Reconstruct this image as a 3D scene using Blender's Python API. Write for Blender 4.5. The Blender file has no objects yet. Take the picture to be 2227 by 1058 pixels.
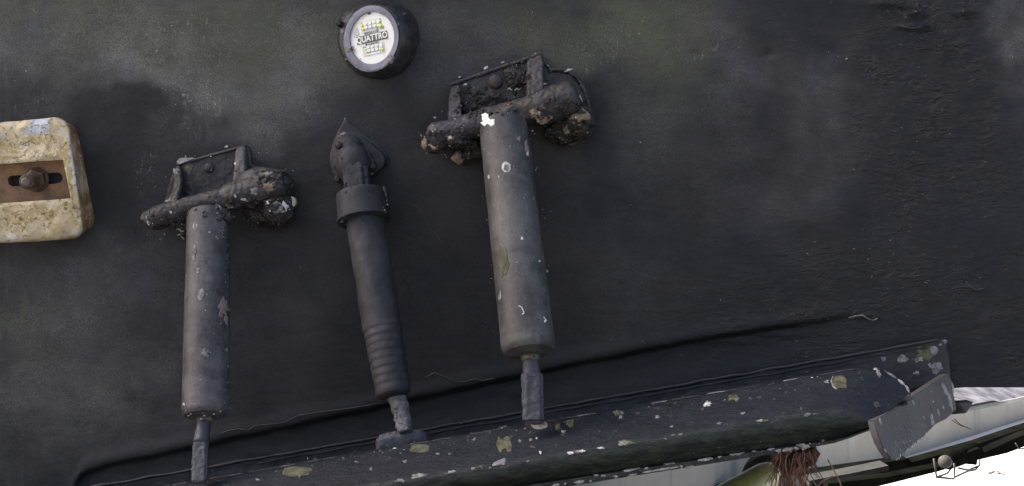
import bpy, bmesh, math, random
import numpy as np
from mathutils import Vector, Matrix, noise
from mathutils.bvhtree import BVHTree

random.seed(7)
PI = math.pi
C = 2.6          # camera distance from the transom (m)
H = 1.2          # camera height above the ground (m)
S = bpy.context.scene
COL = S.collection

# ------------------------------------------------------------------ camera, world, sun, exposure
cam = bpy.data.cameras.new('camera'); cam_o = bpy.data.objects.new('camera', cam); COL.objects.link(cam_o)
cam_o.location = (0, -C, H); cam_o.rotation_euler = (PI/2, 0, 0)
cam.sensor_width = 36; cam.lens = 36*C/2.227
cam.clip_start = 0.05; cam.clip_end = 500
S.camera = cam_o
SUN_EL, SUN_AZ = 46, -74      # azimuth measured clockwise from +Y: beyond the boat, to the left
w = bpy.data.worlds.new('World'); S.world = w; w.use_nodes = True
nt = w.node_tree; bg = nt.nodes['Background']; bg.inputs['Strength'].default_value = 0.15
sky = nt.nodes.new('ShaderNodeTexSky'); sky.sky_type = 'NISHITA'; sky.sun_disc = False
sky.sun_elevation = math.radians(SUN_EL); sky.sun_rotation = math.radians(SUN_AZ)
sky.air_density = .7; sky.dust_density = 8.0; sky.ozone_density = 0.0
nt.links.new(sky.outputs[0], bg.inputs[0])
sun = bpy.data.lights.new('sun', 'SUN'); sun.energy = 3.5; sun.angle = math.radians(.5); sun.color = (1, .965, .92)
sun_o = bpy.data.objects.new('sun', sun); COL.objects.link(sun_o)
el, az = math.radians(SUN_EL), math.radians(SUN_AZ)
sdir = Vector((math.sin(az)*math.cos(el), math.cos(az)*math.cos(el), math.sin(el)))
sun_o.rotation_euler = sdir.to_track_quat('Z', 'Y').to_euler()
S.view_settings.view_transform = 'Standard'; S.view_settings.look = 'None'
S.view_settings.exposure = 1.6; S.view_settings.gamma = 1.0

# ------------------------------------------------------------------ helpers
def W(px, py, p=0.0):
    """world point lying p metres in front of the transom, on the photo's sight line px, py"""
    s = (C-p)/C
    return Vector(((px-1113.5)*.001*s, -p, H+(529-py)*.001*s))

def N3(v, sc, seed=0.0):
    return noise.noise(Vector((v[0]*sc+seed, v[1]*sc-seed*.7, v[2]*sc+seed*1.3)))

def FB(v, sc, seed=0.0, o=4):
    return noise.fractal(Vector((v[0]*sc+seed, v[1]*sc+seed, v[2]*sc-seed)), 1.0, 2.0, o)

def thing(name, label, cat, loc, group=None):
    o = bpy.data.objects.new(name, None); COL.objects.link(o); o.location = loc
    o.empty_display_size = .05
    o['label'] = label; o['category'] = cat
    if group: o['group'] = group
    return o

def root_loc(parent):
    v = Vector((0, 0, 0))
    while parent is not None:
        v += parent.location; parent = parent.parent
    return v

def obj(name, geo, m, parent=None, smooth=True, kind=None, label=None, auto=None):
    me = bpy.data.meshes.new(name)
    if isinstance(geo, bmesh.types.BMesh):
        bmesh.ops.recalc_face_normals(geo, faces=geo.faces[:])
        geo.to_mesh(me); geo.free()
    elif isinstance(geo, bpy.types.Mesh):
        me = geo; me.name = name
    else:
        me.from_pydata([tuple(v) for v in geo[0]], [], geo[1])
    off = root_loc(parent)
    if off.length > 0: me.transform(Matrix.Translation(-off))
    me.materials.clear()
    for mm in (m if isinstance(m, (list, tuple)) else [m]): me.materials.append(mm)
    if smooth:
        me.shade_smooth() if hasattr(me, 'shade_smooth') else None
        if auto:
            me.set_sharp_from_angle(angle=math.radians(auto))
    else:
        me.shade_flat() if hasattr(me, 'shade_flat') else None
    me.update()
    o = bpy.data.objects.new(name, me); COL.objects.link(o); o.parent = parent
    if kind: o['kind'] = kind
    if label: o['label'] = label
    return o

def frame_of(a, b):
    z = (b-a).normalized()
    x = z.cross(Vector((0, -1, 0)))
    if x.length < .01: x = z.cross(Vector((0, 0, 1)))
    x.normalize(); y = z.cross(x).normalized()
    return x, y, z

def lathe(a, b, prof, n=28, amp=0, sc=20, seed=0, bm=None, sq=None):
    """prof: list of (t, r), t 0..1 along a->b (may overshoot)"""
    bm = bm or bmesh.new(); x, y, z = frame_of(a, b); rings = []
    for t, r in prof:
        c = a.lerp(b, t); ring = []
        for k in range(n):
            g = 2*PI*k/n; ca, sa = math.cos(g), math.sin(g)
            rr = r
            if sq: rr = r/max(abs(ca)**sq+abs(sa)**sq, 1e-6)**(1/sq)
            p = c+(x*ca+y*sa)*rr
            if amp and r > 1e-4: p += (x*ca+y*sa)*amp*FB(p, sc, seed, 3)
            ring.append(bm.verts.new(p))
        rings.append(ring)
    for i in range(len(rings)-1):
        for k in range(n):
            bm.faces.new((rings[i][k], rings[i][(k+1) % n], rings[i+1][(k+1) % n], rings[i+1][k]))
    bm.faces.new(rings[0][::-1]); bm.faces.new(rings[-1])
    return bm

def dense(prof, step=.02):
    out = []
    for (t0, r0), (t1, r1) in zip(prof, prof[1:]):
        n = max(1, int(abs(t1-t0)/step))
        for i in range(n): out.append((t0+(t1-t0)*i/n, r0+(r1-r0)*i/n))
    out.append(prof[-1]); return out

def tube(pts, rad, n=6, bm=None, closed=False):
    bm = bm or bmesh.new(); rings = []; L = len(pts)
    for i, p in enumerate(pts):
        q = pts[(i+1) % L] if closed else pts[min(i+1, L-1)]
        o_ = pts[i-1] if (closed or i > 0) else pts[0]
        d = (q-o_); d = d.normalized() if d.length > 1e-9 else Vector((0, 0, 1))
        u = d.cross(Vector((.13, -.97, .21))); u.normalize(); v = d.cross(u)
        r = rad[i] if isinstance(rad, (list, tuple)) else rad
        rings.append([bm.verts.new(p+(u*math.cos(2*PI*k/n)+v*math.sin(2*PI*k/n))*r) for k in range(n)])
    for i in range(L if closed else L-1):
        A, B = rings[i], rings[(i+1) % L]
        for k in range(n): bm.faces.new((A[k], A[(k+1) % n], B[(k+1) % n], B[k]))
    if not closed:
        bm.faces.new(rings[0][::-1]); bm.faces.new(rings[-1])
    return bm

def prism(pts, pf, pb, bevel=.002, seg=2, bm=None, pfl=None):
    """outline in photo pixels at depth pf (or one depth per point), pushed straight back to depth pb"""
    own = bm is None; bm = bm or bmesh.new(); t = bmesh.new()
    f = [W(x, y, (pfl[i] if pfl else pf)) for i, (x, y) in enumerate(pts)]
    vf = [t.verts.new(v) for v in f]; vb = [t.verts.new((v.x, -pb, v.z)) for v in f]
    n = len(pts)
    t.faces.new(vf); t.faces.new(vb[::-1])
    for i in range(n): t.faces.new((vf[(i+1) % n], vf[i], vb[i], vb[(i+1) % n]))
    bmesh.ops.recalc_face_normals(t, faces=t.faces[:])
    if bevel: bmesh.ops.bevel(t, geom=t.edges[:], offset=bevel, segments=seg, affect='EDGES', clamp_overlap=True)
    me = bpy.data.meshes.new('t'); t.to_mesh(me); t.free(); bm.from_mesh(me); bpy.data.meshes.remove(me)
    return bm

def lump(c, r, amp=.3, sc=30, seed=0, sub=3, bm=None):
    bm = bm or bmesh.new(); t = bmesh.new()
    bmesh.ops.create_icosphere(t, subdivisions=sub, radius=1)
    r = Vector(r) if not isinstance(r, float) else Vector((r, r, r))
    for v in t.verts:
        q = Vector((v.co.x*r.x, v.co.y*r.y, v.co.z*r.z))
        f = 1+amp*FB(c+q, sc, seed, 3)
        v.co = c+q*f
    me = bpy.data.meshes.new('t'); t.to_mesh(me); t.free(); bm.from_mesh(me); bpy.data.meshes.remove(me)
    return bm

def organic(bm, voxel=.0028, amp=.0008, sc=60, seed=0, smooth=1, grit=.55):
    voxel *= .8; amp *= 1.25
    """voxel remesh so that pieces melt together under thick paint, then pitted by noise"""
    me = bpy.data.meshes.new('t'); bmesh.ops.recalc_face_normals(bm, faces=bm.faces[:]); bm.to_mesh(me); bm.free()
    o = bpy.data.objects.new('t', me); COL.objects.link(o)
    md = o.modifiers.new('r', 'REMESH'); md.mode = 'VOXEL'; md.voxel_size = voxel
    if smooth:
        ms = o.modifiers.new('s', 'SMOOTH'); ms.iterations = smooth; ms.factor = .5
    dg = bpy.context.evaluated_depsgraph_get()
    out = bpy.data.meshes.new_from_object(o.evaluated_get(dg))
    bpy.data.objects.remove(o); bpy.data.meshes.remove(me)
    out.update()
    nrm = [Vector(v.normal) for v in out.vertices]
    for v, n in zip(out.vertices, nrm):
        q = FB(v.co, sc*2.6, seed+5, 3)
        v.co = v.co+n*amp*(FB(v.co, sc, seed, 4)+grit*(q if q < 0 else q*1.6))
    return out

# ------------------------------------------------------------------ materials
def ramp(nt, fac, stops, x=0, y=0):
    r = nt.nodes.new('ShaderNodeValToRGB'); e = r.color_ramp.elements
    while len(e) > 1: e.remove(e[-1])
    e[0].position = stops[0][0]; e[0].color = (*stops[0][1], 1) if len(stops[0][1]) == 3 else stops[0][1]
    for p, c in stops[1:]:
        k = e.new(p); k.color = (*c, 1)
    nt.links.new(fac, r.inputs[0]); return r

class NB:
    def __init__(s, name):
        s.m = bpy.data.materials.new(name); s.m.use_nodes = True; s.nt = s.m.node_tree
        s.b = s.nt.nodes['Principled BSDF']; s.co = s.nt.nodes.new('ShaderNodeTexCoord').outputs['Object']
    def n(s, t, **kw):
        q = s.nt.nodes.new(t)
        for k, v in kw.items(): setattr(q, k, v)
        return q
    def l(s, a, b): s.nt.links.new(a, b)
    def mapping(s, sc=(1, 1, 1), rot=(0, 0, 0)):
        q = s.n('ShaderNodeMapping'); q.inputs['Scale'].default_value = sc; q.inputs['Rotation'].default_value = rot
        s.l(s.co, q.inputs[0]); return q.outputs[0]
    def noise(s, sc, det=5, rough=.6, co=None, dist=0):
        q = s.n('ShaderNodeTexNoise'); q.inputs['Scale'].default_value = sc; q.inputs['Detail'].default_value = det
        q.inputs['Roughness'].default_value = rough; q.inputs['Distortion'].default_value = dist
        s.l(co or s.co, q.inputs['Vector']); return q.outputs[0]
    def vor(s, sc, co=None, feat='F1'):
        q = s.n('ShaderNodeTexVoronoi'); q.inputs['Scale'].default_value = sc; q.feature = feat
        s.l(co or s.co, q.inputs['Vector']); return q.outputs[0]
    def step(s, v, a, b, lo=0.0, hi=1.0):
        q = s.n('ShaderNodeMapRange'); q.interpolation_type = 'SMOOTHSTEP'
        for i, x in zip((1, 2, 3, 4), (a, b, lo, hi)): q.inputs[i].default_value = x
        s.l(v, q.inputs[0]); return q.outputs[0]
    def math(s, op, a, b=None, c=None):
        q = s.n('ShaderNodeMath', operation=op)
        for i, x in enumerate((a, b, c)):
            if x is None: continue
            if isinstance(x, (int, float)): q.inputs[i].default_value = x
            else: s.l(x, q.inputs[i])
        return q.outputs[0]
    def mix(s, f, a, b, mode='MIX'):
        q = s.n('ShaderNodeMix', data_type='RGBA', blend_type=mode)
        for i, x in zip((0, 6, 7), (f, a, b)):
            if isinstance(x, (int, float)): q.inputs[i].default_value = x
            elif isinstance(x, tuple): q.inputs[i].default_value = (*x, 1)
            else: s.l(x, q.inputs[i])
        return q.outputs[2]
    def attr(s, name):
        q = s.n('ShaderNodeAttribute'); q.attribute_name = name; return q.outputs['Fac']
    def bump(s, h, strength=.3, dist=.002, prev=None):
        q = s.n('ShaderNodeBump'); q.inputs['Strength'].default_value = strength; q.inputs['Distance'].default_value = dist
        s.l(h, q.inputs['Height'])
        if prev: s.l(prev, q.inputs['Normal'])
        return q.outputs[0]
    def done(s, col, rough=.6, nrm=None, metal=0.0, spec=.5):
        for k, v in (('Base Color', col), ('Roughness', rough), ('Metallic', metal)):
            if isinstance(v, (int, float)): s.b.inputs[k].default_value = v
            elif isinstance(v, tuple): s.b.inputs[k].default_value = (*v, 1)
            else: s.l(v, s.b.inputs[k])
        s.b.inputs['Specular IOR Level'].default_value = spec
        if nrm: s.l(nrm, s.b.inputs['Normal'])
        return s.m

def simple(name, c, rough=.6, var=.25, sc=40, bump=.25, metal=0.0, dist=.0015, spec=.5):
    b = NB(name); nz = b.noise(sc, 6); n2 = b.noise(sc*5, 3)
    lo = tuple(x*(1-var) for x in c); hi = tuple(min(1, x*(1+var)) for x in c)
    col = b.mix(b.step(nz, .3, .7), lo, hi)
    return b.done(col, rough, b.bump(n2, bump, dist, b.bump(nz, bump, dist*2)), metal, spec)

def mat_hull():
    b = NB('black_antifouling')
    hue = b.noise(5.5, 4, .6, dist=.5)
    big = b.noise(3.2, 5, .6); mid = b.noise(16, 6, .65); fine = b.noise(170, 4, .7)
    stretch = b.mapping((14, 14, 60)); st = b.noise(1.0, 5, .7, stretch, .6)
    chalk_and_shade = b.attr('chalk_and_shade'); green = b.attr('green'); rough = b.attr('rough'); scr = b.attr('scrub')
    rdark = b.math('MULTIPLY', rough, .55)
    c = b.math('MULTIPLY', chalk_and_shade, b.step(mid, .15, .85, .55, 1.4))
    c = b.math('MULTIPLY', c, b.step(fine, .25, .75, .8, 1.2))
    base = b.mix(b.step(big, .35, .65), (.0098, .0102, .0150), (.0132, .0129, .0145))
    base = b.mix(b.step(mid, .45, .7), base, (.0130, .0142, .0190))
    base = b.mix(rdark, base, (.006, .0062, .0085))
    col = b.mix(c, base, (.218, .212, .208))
    col = b.mix(b.step(hue, .52, .68, 0, .45), col, b.mix(1.0, col, (.80, .80, 1.20), 'MULTIPLY'))
    col = b.mix(b.step(hue, .48, .32, 0, .45), col, b.mix(1.0, col, (1.08, 1.04, .86), 'MULTIPLY'))
    g = b.math('MULTIPLY', green, b.step(b.noise(7, 5), .25, .75, .5, 1.5))
    col = b.mix(g, col, (.088, .096, .062))
    # light scuffs where the film has been scrubbed
    sp = b.math('MULTIPLY', b.step(b.noise(120, 5, .8, b.mapping((1, 1, .5))), .54, .64), scr)
    col = b.mix(sp, col, (.30, .30, .27))
    # grain of paint
    gr = b.noise(420, 2, .5)
    col = b.mix(b.step(gr, .35, .7, 0, .75), col, b.mix(.75, col, (.003, .003, .004)))
    r = b.math('SUBTRACT', b.step(mid, .3, .7, .55, .72), b.math('MULTIPLY', rough, .32))
    wr0 = b.noise(1.0, 5, .6, b.mapping((26, 26, 70), (0, .12, 0)), 1.0)
    wr1 = b.noise(1.0, 4, .6, b.mapping((75, 75, 190), (0, -.1, 0)), 1.5)
    wr = b.math('ADD', b.step(wr0, .42, .62), b.math('MULTIPLY', b.step(wr1, .48, .64), .5))
    sharp = b.step(wr, .5, .66)
    rr = b.bump(sharp, 1.0, .0001)
    bn = b.n('ShaderNodeBump'); bn.inputs['Distance'].default_value = .0055
    b.l(b.math('MULTIPLY', rough, 1.0), bn.inputs['Strength']); b.l(wr, bn.inputs['Height'])
    n = b.bump(st, .35, .0022, b.bump(fine, .4, .0012, bn.outputs[0]))
    b.done(col, r, n, spec=.32)
    b.l(b.step(rough, 0, 1, .30, .42), b.b.inputs['Specular IOR Level'])
    return b.m

def mat_paint(name, dark, chalkc, amount=.5, tint=None, scuff=.35, rough=.55, seed=0, rust=0.0):
    """painted metal: worn film in blotches, small scuffs"""
    b = NB(name)
    mp = b.n('ShaderNodeMapping'); mp.inputs['Location'].default_value = (seed, seed*.3, -seed); b.l(b.co, mp.inputs[0]); co = mp.outputs[0]
    big = b.noise(9, 6, .65, co, .4); mid = b.noise(40, 6, .7, co); fine = b.noise(230, 3, .6, co)
    f = b.math('ADD', b.math('MULTIPLY', b.step(big, .36, .64), .6), b.math('MULTIPLY', b.step(mid, .34, .66), .4))
    col = b.mix(b.math('MULTIPLY', f, amount*1.6), dark, chalkc)
    if tint: col = b.mix(b.math('MULTIPLY', b.step(b.noise(6, 4, .6, co, .3), .5, .66), .8), col, tint)
    if rust: col = b.mix(b.math('MULTIPLY', b.step(b.noise(22, 5, .7, co, .5), .55, .68), rust), col, (.09, .062, .042))
    ed = b.step(b.noise(75, 4, .75, co), .66, .70)
    col = b.mix(b.math('MULTIPLY', ed, scuff), col, (.20, .20, .19))
    smd = b.step(b.noise(13, 5, .7, co, .8), .50, .66)
    col = b.mix(b.math('MULTIPLY', smd, .6), col, dark)
    if rust:
        fl_ = b.step(b.noise(34, 6, .75, co, .8), .56, .60)
        col = b.mix(b.math('MULTIPLY', fl_, rust), col, b.mix(b.step(b.noise(90, 4, .7, co), .4, .62), (.012, .0105, .0105), (.050, .041, .034)))
    pit = b.step(b.noise(55, 3, .6, b.mapping((1, 1, .6))), .62, .70)
    col = b.mix(b.math('MULTIPLY', pit, .45), col, tuple(x*.35 for x in dark))
    col = b.mix(b.step(fine, .35, .75, 0, .3), col, (.008, .008, .01))
    n = b.bump(fine, .3, .001, b.bump(mid, .5, .0025, b.bump(big, .3, .003)))
    return b.done(col, b.step(mid, .3, .7, rough-.12, rough+.12), n, spec=.45)

def mat_tab():
    b = NB('blue_black_tab_paint')
    mid = b.noise(26, 6, .7); fine = b.noise(260, 3, .6); big = b.noise(5, 4)
    st = b.noise(1.0, 6, .7, b.mapping((22, 60, 90), (0, -.16, 0)), .5)
    g = b.attr('green')
    col = b.mix(b.step(big, .3, .7), (.0075, .0105, .0175), (.0115, .015, .024))
    col = b.mix(b.math('MULTIPLY', b.step(mid, .5, .75), .5), col, (.032, .039, .052))
    col = b.mix(b.math('MULTIPLY', b.step(b.noise(15, 5, .7, dist=.6), .54, .64), .65), col, (.005, .006, .009))
    gcol = b.mix(b.step(st, .35, .65), (.005, .007, .007), (.040, .050, .036))
    col = b.mix(g, col, gcol)
    lp = b.attr('lip')
    col = b.mix(lp, col, b.mix(b.step(mid, .4, .6), (.06, .06, .06), (.10, .10, .098)))
    col = b.mix(b.math('MULTIPLY', b.step(b.noise(90, 4, .8), .64, .69), .5), col, (.20, .21, .20))
    col = b.mix(b.step(fine, .3, .7, 0, .4), col, (.008, .009, .012))
    n = b.bump(fine, .6, .0015, b.bump(st, .7, .005, b.bump(mid, .7, .005)))
    return b.done(col, b.step(mid, .3, .7, .45, .7), n, spec=.3)

def mat_anode():
    b = NB('corroded_zinc')
    big = b.noise(8, 5, .6); mid = b.noise(38, 6, .75, dist=.6); fine = b.noise(140, 4, .7)
    col = b.mix(b.step(big, .3, .7), (.40, .30, .16), (.76, .66, .47))
    y = b.math('MULTIPLY', b.step(mid, .42, .56), b.step(b.noise(14, 4), .36, .52))
    col = b.mix(b.math('MULTIPLY', y, b.attr('crust')), col, (.40, .32, .15))
    col = b.mix(b.math('MULTIPLY', b.step(b.noise(12, 4, .6), .42, .56), b.attr('blue')), col, (.50, .54, .60))
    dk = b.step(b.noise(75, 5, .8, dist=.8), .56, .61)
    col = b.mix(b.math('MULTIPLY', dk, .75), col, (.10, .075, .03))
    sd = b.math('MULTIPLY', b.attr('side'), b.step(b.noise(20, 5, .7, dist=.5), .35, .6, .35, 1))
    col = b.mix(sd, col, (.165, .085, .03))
    col = b.mix(b.math('MULTIPLY', b.step(b.noise(110, 3), .62, .7), .5), col, (.68, .66, .60))
    n = b.bump(fine, .5, .0015, b.bump(mid, .8, .005, b.bump(dk, .6, -.003)))
    return b.done(col, .85, n, spec=.25)

def mat_rust(name='rusty_steel', dark=1.0):
    b = NB(name); a = b.noise(18, 6, .7, dist=.4); f = b.noise(120, 4, .7)
    col = ramp(b.nt, a, [(.25, (.055*dark, .035*dark, .026*dark)), (.45, (.15*dark, .085*dark, .05*dark)), (.6, (.25*dark, .15*dark, .08*dark)), (.75, (.34*dark, .165*dark, .05*dark))]).outputs[0]
    col = b.mix(b.step(f, .55, .7, 0, .6), col, (.05*dark, .035*dark, .03*dark))
    return b.done(col, b.step(a, .3, .7, .38, .7), b.bump(f, .4, .0015, b.bump(a, .4, .003)), .25)

def mat_concrete():
    b = NB('stained_concrete'); big = b.noise(1.6, 5, .6); mid = b.noise(10, 6, .6)
    st = b.noise(1.0, 5, .65, b.mapping((5.5, 5.5, .35)), .3)
    col = b.mix(b.step(big, .3, .7), (.255, .25, .225), (.34, .33, .30))
    col = b.mix(b.step(st, .52, .72, 0, .7), col, (.14, .145, .14))
    col = b.mix(b.step(mid, .3, .7, 0, .3), col, (.23, .23, .22))
    return b.done(col, .9, b.bump(mid, .3, .01), spec=.2)

M = {}
M['hull'] = mat_hull()
M['black'] = simple('black_recess', (.012, .012, .015), .6, .3, 60)
M['tubeA'] = mat_paint('chalky_black_tube', (.022, .021, .024), (.118, .113, .120), .55, (.062, .065, .064), .5, seed=1.3)
M['tubeB'] = mat_paint('chalky_grey_tube', (.022, .022, .0225), (.104, .101, .102), .52, (.085, .095, .085), .45, seed=5.1)
M['castA'] = mat_paint('painted_bracket', (.012, .012, .0145), (.060, .058, .062), .40, None, .35, seed=2.2, rust=.7)
M['castB'] = mat_paint('painted_worn_bracket', (.013, .012, .014), (.058, .054, .062), .42, (.026, .024, .042), .4, seed=8.4, rust=.9)
M['ram'] = mat_paint('blue_grey_painted_ram', (.009, .010, .013), (.036, .038, .046), .5, None, .10, .68, seed=3.7)
M['rodpaint'] = mat_paint('slate_blue_rod_paint', (.032, .036, .046), (.070, .076, .092), .5, None, .12, seed=4.4)
M['crust'] = mat_paint('crusted_rod', (.035, .033, .035), (.24, .24, .25), .55, None, .9, seed=6.4)
M['tab'] = mat_tab()
M['fin'] = mat_paint('grey_worn_fin_paint', (.075, .070, .073), (.115, .109, .111), .5, None, .35, .75, seed=7.7)
M['flange'] = mat_paint('dark_flange_paint', (.014, .014, .018), (.040, .040, .052), .35, None, .3, seed=9.7)
M['anode'] = mat_anode()
M['rust'] = mat_rust('rusty_steel', .95); M['rustdark'] = mat_rust('dark_rusty_bolt', .36)
M['white'] = simple('white_growth', (.46, .46, .44), .85, .4, 130, .5)
M['cream'] = simple('cream_shell', (.60, .58, .44), .8, .25, 90, .3)
M['speckgrey'] = simple('pale_speck', (.26, .26, .25), .8, .4, 90, .3)
M['glint'] = simple('painted_glint', (.11, .112, .116), .25, .4, 90, .3)  # pale colour standing in for specular glints on the rough band
M['brightwhite'] = simple('white_paint_chip', (.72, .72, .72), .8, .15, 90, .3)
M['chipgrey'] = simple('pale_primer', (.17, .17, .165), .85, .6, 90, .5)
M['lilac'] = simple('lilac_grey_primer', (.15, .145, .175), .85, .4, 60, .4)
M['tan'] = simple('tan_barnacle_base', (.20, .155, .105), .8, .5, 45, .6)
M['taupe'] = simple('taupe_bare_patch', (.19, .165, .145), .8, .3, 45, .4)
M['olive'] = simple('olive_old_paint', (.075, .078, .045), .85, .5, 50, .6)
M['fouling'] = simple('dark_brown_fouling', (.026, .0225, .019), .55, .6, 60, 1.0, dist=.004)
M['ring'] = simple('blue_grey_bezel', (.17, .178, .225), .45, .15, 60, .15)
M['hous'] = mat_paint('glossy_black_housing', (.014, .014, .017), (.060, .060, .066), .45, None, .3, .30, seed=1.9)
M['pcb'] = simple('white_circuit_board', (.82, .83, .80), .35, .05, 30, .05)
M['pcb2'] = simple('pale_grey_panel', (.58, .575, .56), .4, .15, 60, .05)
M['yellow'] = simple('yellow_phosphor', (.72, .80, .05), .35, .1, 60, .05)
M['ink'] = simple('grey_ink', (.06, .06, .055), .5, .1, 60, .02)
M['ink2'] = simple('pale_ink', (.24, .24, .23), .5, .1, 60, .02)
M['ink3'] = simple('mid_grey_ink', (.13, .13, .125), .5, .1, 60, .02)
M['brass'] = simple('tarnished_brass', (.11, .095, .065), .5, .5, 60, .3, .3)
M['concrete'] = mat_concrete()
M['ground'] = simple('pale_dry_concrete', (.50, .49, .46), .9, .08, 1.5, .15)
M['added_apron'] = simple('bounce_cutting_dark', (.075, .073, .07), .9, .3, 3, .3)
M['steel'] = simple('dark_steel', (.0055, .006, .005), 1.0, .4, 12, .2, spec=.0)
M['steelg'] = simple('worn_grey_timber', (.016, .016, .014), .9, .4, 14, .4)
M['steelm'] = simple('dull_round_plate', (.040, .037, .032), .7, .4, 22, .4)
M['boltend'] = simple('worn_bolt_end', (.14, .12, .10), .45, .4, 60, .4, .5)
M['wire'] = simple('thin_wire_paint', (.035, .035, .032), .6, .2, 22, .2)
M['tarp'] = simple('pale_grey_sheeting', (.12, .12, .135), .8, .5, 9, .5, spec=.1)
M['olivepipe'] = simple('olive_green_pipe', (.24, .24, .045), .34, .35, 12, .3)
M['fibre'] = simple('red_brown_fibre', (.135, .062, .042), .8, .45, 50, .4)
M['fibrel'] = simple('pale_straw_fibre', (.34, .25, .17), .8, .3, 50, .4)
M['seam'] = simple('grey_paint_ridge', (.050, .047, .050), .6, .4, 80, .3)

# ------------------------------------------------------------------ setting: ground
def ground_pt(px, py):
    s = H/((py-529)*.001)
    return Vector(((px-1113.5)*.001*s, -C*(1-s), 0))
g = bmesh.new(); bmesh.ops.create_grid(g, x_segments=60, y_segments=60, size=150)
for v in g.verts: v.co.y += 60
obj('ground', g, M['ground'], kind='structure')
g = bmesh.new(); g.faces.new([g.verts.new(q) for q in ((-14, -16, .004), (14, -16, .004), (14, -.6, .004), (-14, 1.6, .004))])
obj('added_dark_apron', g, M['added_apron'], kind='structure')  # added out of view to cut light bounced up from the ground

# ------------------------------------------------------------------ boat hull
hull = thing('boat_hull', 'black painted boat transom filling the picture behind all the fittings', 'boat hull', (0, 0, .25))

def np_seg_interp(x, pts):
    xs, ys = zip(*pts); return np.interp(x, xs, ys)

def smooth(a, b, x):
    t = np.clip((x-a)/(b-a), 0, 1); return t*t*(3-2*t)

BOT = [(-2500, 1560), (1990, 866), (2060, 846), (2100, 843), (2760, 843)]
POCK = [(160, 1064), (170, 1034), (225, 1014), (480, 960), (850, 880), (1200, 803), (1500, 742), (1830, 690), (1910, 672), (2100, 640)]

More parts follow.
